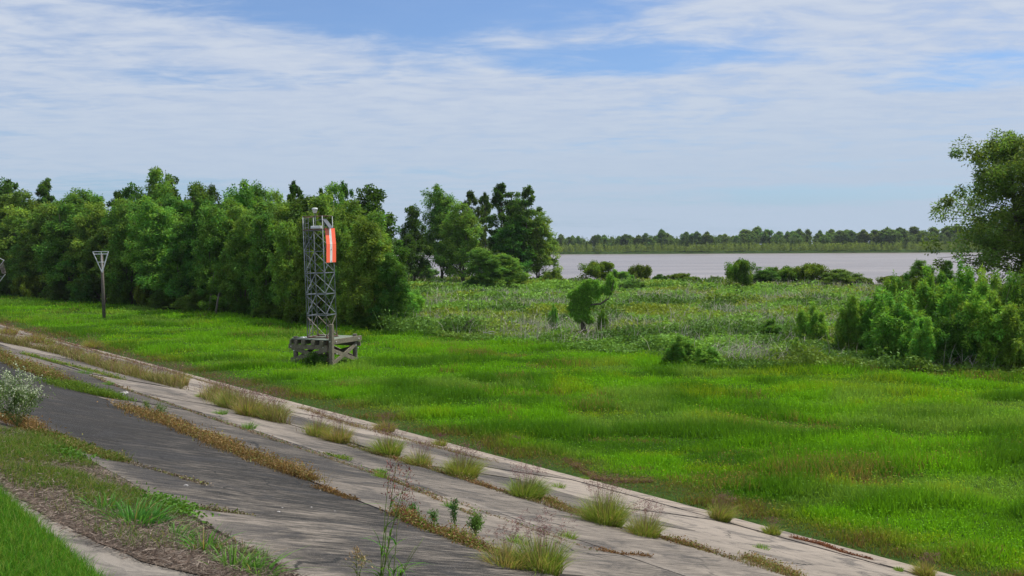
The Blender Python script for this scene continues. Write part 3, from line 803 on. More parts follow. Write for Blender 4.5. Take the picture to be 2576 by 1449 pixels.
# --- far bank
def far_bank():
    r = np.random.default_rng(8); a = Acc()
    n = 1500; X = r.uniform(-260, 760, n)
    for row, dy in ((0, 4), (1, 12), (2, 22), (8, 34), (11, 50)):
        m = n // 3
        X = r.uniform(-260, 760, m)
        for x in X:
            Y = farY(x) + dy + r.uniform(-3, 5); h = r.uniform(4.0, 7.5) + row * .9; w = r.uniform(1.2, 2.4)
            k = 60; uz = r.uniform(.04, 1, k)
            P = np.stack([x + r.normal(0, w * .55, k) * (1.1 - uz * .7), Y + r.normal(0, w * .5, k), uz * h + .5], 1)
            A = r.normal(size=(k, 3)) * .5 + np.array([0, 0, .8])
            a.add(*leaves(P, A, r.uniform(.8, 1.6, k), .5, jit((0.15, 0.24, 0.05) if row < 5 else (0.09, 0.17, 0.04), k, .2, .08, r) * r.uniform(.8, 1.2), r))
    o = link('far_willow_scrub', a.mesh('far_willow_scrub'), M_grass)
    tag(o, 'even band of low pale willow scrub along the far shore', 'scrub', kind='stuff')
    N_ = 290
    for i in range(N_):
        x = -240 + 980 * (i + r.uniform(-.45, .45)) / N_
        Y = farY(x) + r.choice([42, 58, 75]) + r.uniform(-6, 6)
        crown, trunk, zt, wr = PROTO['far'][i % 5]
        t = empty('far_tree', (x, Y, 1.0), r.uniform(0, 6.28))
        link('crown', crown, None, t)
        h = (14.0 + 7.0 * np.clip(x / 420.0, 0, 1)) * r.uniform(.72, 1.15) * (1.18 if r.random() < .08 else 1)
        t.scale = (h / zt * r.uniform(1.0, 1.7),) * 2 + (h / zt,)
        tag(t, 'hazy green tree in the woods beyond the far shore', 'tree', 'trees of the woods beyond the river')
far_bank()

# ---------------------------------------------------------------- field grass
def edge_dist_field(X, Y):
    """metres inside the mown field: positive inside, measured before the far boundary"""
    # boundary of the field as ground points
    pts = [at(x, y) for (x, y) in [(-400, 715), (0, 745), (250, 769), (500, 787), (650, 804), (780, 820), (950, 838), (1150, 852), (1300, 866), (1450, 878), (1620, 895), (1720, 918), (1900, 930), (2100, 926), (2300, 934), (2450, 945), (2600, 948), (3100, 950)]]
    bx = [p.x / p.y for p in pts]; bl = [math.hypot(p.x, p.y) for p in pts]
    return np.interp(X / np.maximum(Y, .1), bx, bl) - np.hypot(X, Y)
def field_grass():
    r = np.random.default_rng(3)
    n = 330000
    th = r.uniform(-.66, .66, n); rr = np.exp(r.uniform(math.log(19), math.log(185), n))
    X = rr * np.sin(th); Y = rr * np.cos(th)
    s, t = st(X, Y)
    ed = edge_dist_field(X, Y)
    tall = fbm(X / 3.4 + Y * .08, Y / 2.0, 21, 3)                    # mounds of taller grass
    big = fbm(X / 14, Y / 9, 31, 2)
    keep = (t < -0.15) & (ed > -0.5) & (r.random(n) < sstep(-.1, -1.2, t) * .6 + .4)
    X, Y, rr, t, tall, big, ed = [q[keep] for q in (X, Y, rr, t, tall, big, ed)]
    n = len(X)
    Z = ground_z(X, Y)
    mound = sstep(.44, .60, tall)
    edge_ = sstep(-3.6, -1.6, -(-t)) * 1.0                            # weedy brown strip by the toe
    toe = 1 - sstep(.9, 2.6, -t + 1.4 * (vnoise(X / 1.5, Y / 1.5, 4) - .5))
    hgt = (.10 + .40 * mound + .14 * big) * (1 - .55 * toe) * r.uniform(.7, 1.25, n)
    pb = at(815, 915); hgt = hgt * np.where(np.hypot(X - pb.x, Y - pb.y - 1.0) < 3.2, .45, 1.0)
    base_c = np.array([0.108, 0.365, 0.012]); dark_c = np.array([0.048, 0.175, 0.012]); yel_c = np.array([0.22, 0.37, 0.016])
    brn = np.array([0.22, 0.20, 0.06]); pale = np.array([0.15, 0.32, 0.05])
    kk = r.random(n)
    c = base_c + (dark_c - base_c) * (sstep(.42, .68, fbm(X / 5, Y / 3.5, 41, 3)) * .9)[:, None]
    c = c + (pale - c) * (sstep(.52, .70, fbm(X / 6 + 5, Y / 4, 51, 3)) * .8)[:, None]
    ymask = sstep(.60, .72, fbm(X / 3.5, Y / 2.2, 61, 3)) * .7
    c = c + (yel_c - c) * (ymask * (kk > .35))[:, None]
    bmask = sstep(.66, .78, fbm(X / 4.5 + 9, Y / 2.5, 71, 3)) * .8
    for (px, py, rx, ry, am) in [(735, 835, 70, 7, .7), (600, 846, 40, 5, .6), (1110, 872, 60, 5, .5), (1480, 1030, 60, 14, .7), (1440, 960, 28, 6, 0), (1930, 1075, 90, 14, .35), (1200, 985, 40, 6, .4), (150, 785, 60, 5, .6), (1890, 1000, 60, 6, .3), (2250, 1130, 90, 14, .3)]:
        g_ = at(px, py); ex = (X * (g_.y / Y) - g_.x) / (rx * g_.y / F); y1 = at(px, py - ry).y; ey = (Y - g_.y) / (y1 - g_.y)
        bmask = np.maximum(bmask, am * np.exp(-(ex ** 2 + ey ** 2)))
    c = np.where(((bmask > kk * 1.1) & (r.random(n) < .6))[:, None], brn, c)
    toe_c = np.where((r.random(n) < .5)[:, None], np.array([0.17, 0.125, 0.055]), np.array([0.12, 0.18, 0.03]))
    c = c + (toe_c - c) * (toe * .95)[:, None]
    a = Acc()
    nb = 6
    idx = np.repeat(np.arange(n), nb)
    m = len(idx)
    sp = (0.05 + rr[idx] * .0028)[:, None]
    b0 = np.stack([X[idx], Y[idx], Z[idx] - .02], 1); b0[:, :2] += r.normal(size=(m, 2)) * sp
    h = hgt[idx] * r.uniform(.55, 1.15, m)
    w = (.010 + rr[idx] * .00062) * r.uniform(.7, 1.3, m)
    cc = c[idx] * r.uniform(.72, 1.28, (m, 1))
    V, F_, C = blades(b0, r.normal(0, .36, (m, 2)), h, w, 1, cc * .8, cc * 1.15, .25, r)
    a.add(V, F_, C)
    # scattered leafy bits and small flowers on top
    q = r.random(n) < .35; m = int(q.sum())
    P = np.stack([X[q], Y[q], Z[q] + hgt[q] * r.uniform(.5, 1.0, m)], 1) + r.normal(0, .08, (m, 3))
    a.add(*leaves(P, r.normal(size=(m, 3)) * np.array([1, 1, .4]), .03 + rr[q] * .0012, .02 + rr[q] * .0008, np.clip(c[q] * 1.25, 0, 1), r))
    yb = (ymask[q] > .35) & (r.random(m) < .07)
    P = P[yb]; k = len(P)
    a.add(*leaves(P + np.array([0, 0, .05]), r.normal(size=(k, 3)) * np.array([1, 1, .3]), .03, .03, np.tile([.62, .50, .02], (k, 1)), r))
    o = link('field_grass', a.mesh('field_grass'), M_grass)
    tag(o, 'bright green uneven grass covering the flat field', 'grass', kind='stuff')
field_grass()

def meadow():
    r = np.random.default_rng(13)
    n = 150000
    th = r.uniform(-.32, .66, n); rr = np.exp(r.uniform(math.log(48), math.log(290), n))
    X = rr * np.sin(th); Y = rr * np.cos(th)
    ed = edge_dist_field(X, Y)
    left = at(1000, 836)
    keep = (ed < .5) & (Y < shoreY(X) - 1) & ((X / Y) > (at(965, 830).x / at(965, 830).y))
    X, Y, rr, ed = [q[keep] for q in (X, Y, rr, ed)]; n = len(X); Z = ground_z(X, Y)
    lump = fbm(X / 4, Y / 5, 81, 3); rim = sstep(-7, -1, ed)
    hgt = (.16 + 1.0 * sstep(.46, .74, lump)) * (1 + 1.1 * rim)
    g1 = np.array([0.16, 0.33, 0.055]); g2 = np.array([0.19, 0.27, 0.035]); g3 = np.array([0.07, 0.16, 0.03]); tan = np.array([.23, .20, .15])
    m1 = sstep(.45, .62, fbm(X / 14, Y / 8, 91, 3))[:, None]; m2 = sstep(.5, .66, fbm(X / 5, Y / 7, 95, 3))[:, None]
    c = g1 + (g2 - g1) * m1; c = c + (g3 - c) * m2 * .9; c = c + (g3 - c) * (rim * .6)[:, None]
    a = Acc(); nb = 5; idx = np.repeat(np.arange(n), nb); m = len(idx)
    P = np.stack([X[idx], Y[idx], Z[idx]], 1)
    P[:, :2] += r.normal(size=(m, 2)) * (rr[idx] * .003)[:, None]
    P[:, 2] += hgt[idx] * r.uniform(0.1, 1, m)
    cc = c[idx] * r.uniform(.7, 1.3, (m, 1))
    sz = (.05 + rr[idx] * .0016)
    a.add(*leaves(P, r.normal(size=(m, 3)) * np.array([1, 1, .5]), sz * 1.5, sz, cc, r))
    m = n; b0 = np.stack([X, Y, Z], 1)
    a.add(*blades(b0, r.normal(0, .3, (m, 2)), hgt * r.uniform(.7, 1.5, m), .01 + rr * .0006, 1, c * .7, c * 1.1, .2, r))
    o = link('meadow_plants', a.mesh('meadow_plants'), M_weed)
    tag(o, 'rough mixed green and yellow weeds covering the low ground before the river', 'weeds', kind='stuff')
    # dead reeds
    n = 80000
    th = r.uniform(-.13, .45, n); rr = np.exp(r.uniform(math.log(66), math.log(235), n))
    X = rr * np.sin(th); Y = rr * np.cos(th); ed = edge_dist_field(X, Y)
    dens = sstep(.60, .74, fbm(X / 13 + 2, Y / 10, 101, 3))
    for (px, py, rx, ry, am) in [(1330, 832, 160, 16, .9), (1520, 826, 90, 14, .8), (1560, 762, 45, 7, 1), (2040, 756, 110, 14, .9), (1250, 815, 110, 12, .5), (2210, 735, 80, 9, .8), (1780, 832, 130, 24, .35),
                                 (1080, 815, 60, 16, .4), (1390, 770, 90, 6, .6), (1900, 800, 190, 22, .25), (1680, 748, 150, 10, .25), (1900, 900, 110, 14, .5)]:
        g = at(px, py); ex = (X * (g.y / Y) - g.x) / (rx * g.y / F); y1 = at(px, py - ry).y; ey = (Y - g.y) / (y1 - g.y)
        dens = np.maximum(dens * .95, min(1, am * 1.3) * np.exp(-(ex ** 2 + ey ** 2)))
    k = (ed < -1) & (Y < shoreY(X) - 2) & (r.random(n) < dens)
    X, Y, rr = X[k], Y[k], rr[k]; n = len(X)
    cl = vnoise(X / 4, Y / 4, 111)[:, None]
    c = jit((.50, .46, .38), n, .3, .06, r) * (1 - .25 * cl)
    lean = r.normal(0, .55, (n, 2)) + np.stack([vnoise(X / 9, Y / 9, 5) - .3, X * 0], 1)
    b0 = np.stack([X, Y, ground_z(X, Y)], 1)
    V, f, C = blades(b0, lean, r.uniform(.6, 2.3, n), .016 + rr * .00034, 2, c * .85, c, .45, r)
    o = link('dead_reeds', mesh_np('dead_reeds', V, f, C), M_dry)
    tag(o, 'bleached dead reed stalks leaning and fallen across the meadow', 'reeds', kind='stuff')
meadow()

# ---------------------------------------------------------------- the lattice tower on its timber platform
def navigation_aid():
    m_ = lambda v: Vector(v)
    P0 = at(832, 921.5); th = R(25.5); Ls = 2.9
    U = Vector((-math.cos(th), math.sin(th), 0)); W = Vector((math.sin(th), math.cos(th), 0)); Z = Vector((0, 0, 1))
    base = Vector((P0.x, P0.y, float(ground_z(P0.x, P0.y))))
    o = empty('timber_platform', base)
    def q(a, b, z): return U * a + W * b + Z * z         # local to the empty
    DK = 1.76
    piles = [(0.10, 0.16, DK + .02), (Ls, .05, DK + .12), (0.05, Ls, DK + .14), (Ls, Ls, DK + .02)]
    for (a, b, zt) in piles:
        mb = MB(); mb.tube([q(a, b, -.4), q(a, b, .8), q(a, b, zt)], [.165, .16, .15], 14); mb.build('pile', M_pile, o, False)
    mb = MB(); mb.beam(q(-.16, -.12, -.4), q(-.16, -.12, DK + 1.02), .27, .27, U); mb.build('corner_post', M_timber, o)
    for b in (-.14, Ls + .16):      # lower cap beams along U
        mb = MB(); mb.beam(q(.10 if b < 0 else -.3, b, DK - .54), q(Ls + .42, b, DK - .54), .10, .30); mb.build('cap_beam', M_timber, o)
    mb = MB(); mb.beam(q(-.13, .05, DK - .17), q(-.13, Ls + .5, DK - .17), .10, .34); mb.build('side_beam', M_timber, o)
    mb = MB(); mb.beam(q(Ls + .22, -.25, DK - .22), q(Ls + .22, Ls + .4, DK - .22), .12, .30); mb.build('side_beam', M_timber, o)
    for a in (.55, 1.25, 2.05, 2.62):
        mb = MB(); mb.beam(q(a, -.30, DK - .235), q(a, Ls + .35, DK - .235), .26 if a < 2.5 else .12, .29); mb.build('joist', M_timber, o)
    # braces, crossing in pairs on each side
    for (p1, p2) in [((-.0, -.10, .35), (Ls + .2, -.10, 1.12)), ((-.0, -.20, 1.12), (Ls + .2, -.20, .30)),]:
        mb = MB(); mb.beam(q(*p1), q(*p2), .08, .26, Z); mb.build('brace', M_timber, o)
    for (p1, p2) in [((-.12, 0, 1.05), (-.12, Ls, .12)), ((-.20, -.02, .15), (-.02, Ls + .15, 1.25)), ((Ls + .12, 0, .2), (Ls + .12, Ls, 1.1)), ((Ls + .2, 0, 1.1), (Ls + .2, Ls, .2)),
                     ((0, Ls + .1, 1.05), (Ls, Ls + .1, .2)), ((.1, Ls + .19, .2), (Ls, Ls + .19, 1.2)), ((.1, .1, .5), (Ls, Ls, 1.0))]:
        mb = MB(); mb.beam(q(*p1), q(*p2), .08, .26, Z); mb.build('brace', M_timber, o)
    np_ = 10
    for i in range(np_):
        b = -.2 + (Ls + .45) * (i + .5) / np_
        wv = (Ls + .45) / np_ - .022
        mb = MB(); z = DK - .045 + random.uniform(-.006, .008)
        mb.beam(q(-.06, b, z), q(Ls + .14 + random.uniform(-.05, .05), b, z), wv, .06, Z); mb.build('deck_plank', M_deck, o)
    for (a, b, z, nn) in [(.45, -.20, DK - .54, W), (Ls + .2, -.20, DK - .54, W), (-.16, -.27, DK - .12, W), (-.19, .35, DK - .17, U), (-.19, Ls + .1, DK - .17, U), (Ls - .1, -.27, .95, W), (-.30, .25, .78, U), (-.14, 2.7, 1.15, U), (-.18, Ls, .95, U)]:
        mb = MB(); c = q(a, b, z); mb.tube([c, c - nn * .05 if nn == W else c + nn * -.05 * -1 * -1], [.035, .03], 8); mb.build('bolt', M_white, o)
    # cable hoop and tie wires on the corner post
    mb = MB(); mb.tube([q(.06, -.28, .1), q(.06, -.30, DK), q(.04, -.30, DK + .55), q(-.02, -.28, DK + .75)], .018, 6); mb.build('conduit', M_rust, o, True)
    tag(o, 'weathered square timber platform on four piles with crossed braces and mossy deck', 'platform')
    # white sheet rags lying on the deck
    # ---- tower
    tt = R(17); S = 1.45
    TU = Vector((-math.cos(tt), math.sin(tt), 0)); TW = Vector((math.sin(tt), math.cos(tt), 0))
    near = at(822.5, 851, base.z + DK)
    tw = empty('lattice_tower', (near.x, near.y, base.z + DK))
    tw.rotation_euler = (0, R(-1.5), 0)
    def p(a, b, z): return TU * (a * S) + TW * (b * S) + Z * z
    lev = [0.03, 1.54, 2.97, 4.40, 5.87, 7.28]; TOP = 8.24
    C4 = [(0, 0), (1, 0), (1, 1), (0, 1)]
    for i, (a, b) in enumerate(C4):
        mb = MB(); mb.tube([p(a, b, 0), p(a, b, TOP)], .032, 8); mb.build('leg', M_galv, tw, True)
        mb = MB(); mb.beam(p(a, b, -.0) - TU * .1, p(a, b, 0) + TU * .1, .2, .03); mb.beam(p(a, b, .0), p(a, b, .2), .09, .09, TU); mb.build('foot_plate', M_rust, tw)
    for i in range(4):
        a0, a1 = C4[i], C4[(i + 1) % 4]
        for k in range(5):
            z0, z1 = lev[k], lev[k + 1]
            for (u0, u1) in ((a0, a1), (a1, a0)):
                mb = MB(); mb.beam(p(*u0, z0 + .05), p(*u1, z1 - .05), .045, .02, Z)
                mb.build('diagonal_brace', M_galv if k else M_rust_galv, tw)
            mb = MB(); mb.beam(p(*a0, z1), p(*a1, z1), .055, .05); mb.build('cross_bar', M_galv, tw)
        mb = MB(); mb.beam(p(*a0, lev[0] + .03), p(*a1, lev[0] + .03), .07, .06); mb.build('base_bar', M_rust, tw)
        # top rail, sagging on one side
        mid = (p(*a0, TOP) + p(*a1, TOP)) / 2
        if i == 1: mb = MB(); mb.tube([p(*a0, TOP), p(*a0, TOP) * .7 + p(*a1, TOP) * .3 - Z * .06, mid - Z * .05, p(*a1, TOP)], .022, 6)
        else: mb = MB(); mb.tube([p(*a0, TOP), p(*a1, TOP)], .022, 6)
        mb.build('rail', M_rust, tw, True)
        mb = MB(); mb.beam(p(*a0, lev[5] + .045), p(*a1, lev[5] + .045), .09, .05); mb.build('top_frame', M_rust, tw)
    mb = MB()
    for k in range(7):
        b = (k + .5) / 7
        mb.beam(p(.02, b, lev[5] + .085), p(.98, b, lev[5] + .085), .16, .02)
    mb.build('grating', M_rust, tw)
    # ladder on the left face, inside the width of the face
    lad = MB()
    for b in (.30, .62): lad.beam(p(1.06, b, .05), p(1.06, b, TOP), .045, .03, TU)
    z = .3
    while z < TOP - .1:
        lad.tube([p(1.06, .30, z), p(1.06, .62, z)], .013, 5, False); z += .3
    lad.build('ladder', M_galv, tw)
    # lantern on its mast
    mb = MB(); c = p(.52, .30, 0); mb.tube([c + Z * (lev[5] + .1), c + Z * 8.45], .035, 8); mast = mb.build('mast', M_galv, tw, True)
    mb = MB(); mb.beam(c + Z * 8.44 - TU * .1, c + Z * 8.44 + TU * -.32, .2, .02); mb.build('lantern_shelf', M_rust, mast)
    mb = MB(); mb.tube([c + Z * (8.45 + dz_) for dz_ in (0, .06, .07, .12, .22, .23, .33, .36)], [.12, .12, .13, .15, .175, .195, .195, .10], 18); mb.build('lantern', M_white, mast, True)
    mb = MB(); mb.tube([c + Z * 8.66, c + Z * 8.70], [.183, .186], 18); mb.build('lens_band', M_glass, mast, True)
    mb = MB(); mb.tube([c + Z * 7.9 + TU * .12, c + Z * 8.02 - TU * .5], .015, 5); mb.build('mast_arm', M_galv, mast)
    # battery box and solar panel
    mb = MB(); mb.beam(p(.62, .12, lev[5] + .21), p(.10, .12, lev[5] + .21), .30, .19); mb.beam(p(.60, .02, lev[5] + .21), p(.34, .02, lev[5] + .21), .05, .13)
    mb.build('battery_box', M_white, tw)
    mb = MB(); c1 = p(.12, .42, lev[5] + .75); c2 = p(-.22, .42, lev[5] + .12); mb.beam(c1, c2, .62, .04, TU); sp_ = mb.build('solar_panel', M_grey, tw)
    mb = MB(); mb.beam(p(.12, .42, lev[5] + .1), c1, .05, .03, TW); mb.build('bracket', M_galv, sp_)
    # daymark: two boards with a slight bend, orange with a white centre stripe
    dm = []
    outv = -TU
    def dp(b, z, off): return p(0, b, z) + outv * off
    zt_, zm, zb_ = lev[5] + .14, lev[5] - .98, lev[5] - 2.20
    rows = [(zt_, .08), (zm, .14), (zb_, .08)]
    def board(z0, o0, z1, o1, nm):
        b0, b1, w0, w1 = .14, 1.10, .49, .72
        for (l, rr_, mt, sub, ex) in ((b0, w0, M_orange, 'orange_sheet', 0), (w0, w1, M_white, 'white_stripe', .001), (w1, b1, M_orange, 'orange_sheet', 0)):
            mb = MB()
            V = [dp(l, z0, o0 + ex), dp(rr_, z0, o0 + ex), dp(rr_, z1, o1 + ex), dp(l, z1, o1 + ex)]
            V += [v_ - outv * .012 for v_ in V]
            mb.add([tuple(v_) for v_ in V], [(0, 1, 2, 3), (7, 6, 5, 4), (0, 4, 5, 1), (1, 5, 6, 2), (2, 6, 7, 3), (3, 7, 4, 0)])
            yield mb, sub, mt
    day = None
    for (ra, rb) in ((rows[0], rows[1]), (rows[1], rows[2])):
        zz0, oo0 = ra; zz1, oo1 = rb
        for mb, sub, mt in board(zz0, oo0, zz1 + .008, oo1, 'x'):
            ob = mb.build(sub if day else 'daymark_board', mt, day or tw)
            if day is None: day = ob
    for (b, z, oo) in ((.54, zt_ - .10, .085), (.56, zm - .35, .162), (.60, zb_ + .06, .093)):
        mb = MB()
        mb.beam(dp(b, z + .05, oo), dp(b + .05, z + .05, oo), .006, .012)
        mb.beam(dp(b, z - .05, oo), dp(b, z + .05, oo), .006, .03); mb.build('clip', M_grey, day)
    for b in (.25, .95):
        mb = MB(); mb.beam(dp(b, zt_ - .05, .04), dp(b, zb_ + .1, .04), .05, .04, outv); mb.build('mounting_rail', M_galv, day)
    tag(tw, 'tall grey steel lattice tower with lantern on top and orange and white board', 'tower')
    # rags
    a = Acc(); rr = np.random.default_rng(2)
    c = base + q(Ls - .35, .3, DK)
    n = 13; gx, gy = np.meshgrid(np.linspace(-.75, .5, n), np.linspace(-.22, .25, n), indexing='ij')
    zz = .025 + .07 * vnoise(gx * 6 + 3, gy * 8, 3) * (vnoise(gx * 3, gy * 3, 8) + .3)
    V = np.stack([c.x - gx * U.x * -1 * -1 + gy * W.x, c.y + gx * U.y * -1 + gy * W.y, c.z + zz - .012], -1).reshape(-1, 3)
    i, j = np.meshgrid(np.arange(n - 1), np.arange(n - 1), indexing='ij')
    f = np.stack([i * n + j, (i + 1) * n + j, (i + 1) * n + j + 1, i * n + j + 1], -1).reshape(-1, 4)
    f = f[rr.random(len(f)) < .8]
    ob = link('plastic_sheet', mesh_np('plastic_sheet', V, f, None, True), M_white)
    tag(ob, 'crumpled torn white plastic sheet lying on the left corner of the deck', 'sheet')
    return base, q
M_rust_galv = metal_mat('stained_galvanised_steel', (0.28, 0.25, 0.21), (0.17, 0.12, 0.09), .6, .2, 2.0)
TB, TQ = navigation_aid()

# --- triangle marker on a pole
def triangle_marker():
    g = at(262, 803); z0 = float(ground_z(g.x, g.y)); m = g.y / F
    o = empty('marker_pole', (g.x, g.y, z0)); o.rotation_euler = (0, R(-.5), 0)
    mb = MB(); mb.tube([(0, 0, -.4), (-.02, 0, 3.5), (-.06, 0, 7.35)], [.19, .17, .15], 12); mb.build('pole', M_pole, o, True)
    fr = empty('x', (0, 0, 0)); bpy.data.objects.remove(fr)
    y = -.24; zt, zb = 7.62, 5.28
    L_, R_, T_ = (-.93, y, zt), (.82, y, zt), (.05, y, zb)
    def at_z(z, side):
        f = (z - zb) / (zt - zb); e = L_ if side < 0 else R_
        return (T_[0] + (e[0] - T_[0]) * f, y, z)
    first = None
    for (nm, a, b, w, h, mt) in [('frame_side', R_, T_, .05, .11, M_white), ('frame_side', L_, T_, .05, .075, M_white), ('frame_top', L_, R_, .05, .07, M_white),
                             ('frame_bar', at_z(zt - .27, -1), at_z(zt - .27, 1), .04, .085, M_white), ('frame_bar', at_z(zt - 1.17, -1), at_z(zt - 1.17, 1), .04, .075, M_white),
                             ('frame_upright', (-.03, y, zt), T_, .04, .055, M_white)]:
        mb = MB(); d_ = .045 * ('bar' in nm) + .09 * ('upright' in nm)
        a = (a[0], a[1] + d_, a[2]); b = (b[0], b[1] + d_, b[2]); mb.beam(a, b, w, h, (0, 0, 1) if abs(a[0] - b[0]) > abs(a[2] - b[2]) else (1, 0, 0)); mb.build(nm, mt, o)
    tag(o, 'weathered pole in the field carrying an open white triangle frame pointing down', 'marker')
    # diamond marker at the left frame edge
    g = at(-6, 800); Y = 112.0; X = g.x * Y / g.y; m = Y / F; z0 = float(ground_z(X, Y))
    o = empty('diamond_marker', (X, Y, z0))
    zc = zat(682, 0, Y) - z0
    mb = MB(); mb.tube([(0, 0, -.4), (0, 0, zc + 1.2)], [.19, .15], 12); mb.build('pole', M_pole, o, True)
    def q(px, py, d=-.22): return ((px + 6) * m, d, zc + (682 - py) * m)
    for (a, b, w) in [(q(17, 655), q(-30, 714), .11), (q(19, 690), q(-7, 722), .09), (q(-30, 714), q(-7, 722), .06), (q(17, 655), q(-14, 640), .05), (q(-14, 640), q(-40, 690), .06)]:
        mb = MB(); mb.beam(a, b, .04, w, (0, -1, 0)); mb.build('frame_bar', M_white, o)
    mb = MB()
    for i in range(9):
        f = i / 8; x0 = 6 + f * 8
        mb.beam(q(x0, 666 - f * 10 + 3, -.26), q(x0 + 5 + f * 2, 690 - abs(f - .5) * 6, -.26), .015, .035, (0, -1, 0))
        mb.beam(q(7 + f * 6, 668 + f * 20 - 5, -.25), q(19, 660 + f * 26, -.25), .015, .03, (0, -1, 0))
    mb.build('slatted_panel', metal_mat('rusted_grey_mesh', (.17, .14, .13), (.25, .22, .2), .8, .2), o)
    mb = MB(); mb.tube([q(-10, 700), q(8, 672)], .02, 5); mb.tube([q(-14, 693), q(12, 697)], .02, 5); mb.build('stay', M_galv, o)
    tag(o, 'marker with tilted white bars and a grey slatted panel at the left edge', 'marker')
triangle_marker()

# --- dead wood
def dead_wood():
    def pos(px, py): g = at(px, py); return g, g.y / F
    g, m = pos(1166, 842); o = MB()
    o.tube([(0, 0, -.1), (.05, 0, .45), (.35, .05, 1.0), (.95, .1, 1.45)], [.22, .18, .15, .09], 8)
    o.tube([(.3, 0, .95), (.55, -.1, .75), (.75, -.1, .35)], [.08, .06, .03], 6)
    ob = o.build('dead_snag', M_bark, None, True); ob.location = (g.x, g.y, g.z)
    tag(ob, 'short dark broken snag curving right at the far edge of the field', 'snag')
    g, m = pos(1215, 850); o = MB()
    o.tube([(0, 0, .35), (.6, .1, .2), (1.3, 0, .12)], [.05, .04, .02], 6); o.tube([(.2, 0, .3), (.8, .2, .4), (1.2, .2, .25)], [.03, .03, .01], 5)
    ob = o.build('fallen_branch', M_stone, None, True); ob.location = (g.x, g.y, g.z + .15)
    tag(ob, 'pale forked fallen branch right of the dark snag', 'branch')
    g, m = pos(592, 792); o = MB()
    for a, b in (((0, 0, 0), (1.7, .4, 1.4)), ((-.5, .2, 0), (1.0, .3, 1.1)), ((.3, -.2, 0), (1.9, .6, 1.0)), ((-.2, 0, .1), (.6, .1, .9))):
        o.tube([a, tuple((Vector(a) + Vector(b)) / 2 + Vector((0, 0, .1))), b], [.07, .06, .03], 6)
    ob = o.build('branch_pile', M_pole, None, True); ob.location = (g.x, g.y, g.z)
    tag(ob, 'leaning pile of fallen grey branches at the wood edge left of the tower', 'branches')
    g, m = pos(470, 770); o = MB(); o.tube([(-1.5, 0, 1.55), (.2, 0, 1.45), (1.6, .3, 1.35)], [.06, .07, .05], 6)
    ob = o.build('fallen_log', M_pole, None, True); ob.location = (g.x - 2.4, g.y - 1, g.z + .2)
    tag(ob, 'thin bare trunk lying level at the dark wood edge right of the triangle marker', 'log')
    for (px, pb, pt, dx_, lb) in [(524, 787, 668, 18, 'pale bare trunk slanting right at the wood edge'), (556, 782, 660, 6, 'pale thin upright trunk just right of the slanting one'), (540, 795, 720, 14, 'short bent bare trunk below the two pale ones')]:
        g, m = pos(px, pb); hh = (pb - pt) * m; o = MB()
        o.tube([(0, 0, -.1), (dx_ * m * .4, .1, hh * .5), (dx_ * m, .1, hh)], [.14, .11, .06], 7)
        ob = o.build('bare_trunk', wood_bare, None, True); ob.location = (g.x, g.y + .3, g.z)
        tag(ob, lb, 'trunk', 'bare trunks at the wood edge')
    # bramble mound beneath the platform
wood_bare = wood_mat('bare_wood', (.12, .10, .085), (.22, .19, .16), (.14, .13, .10))
dead_wood()

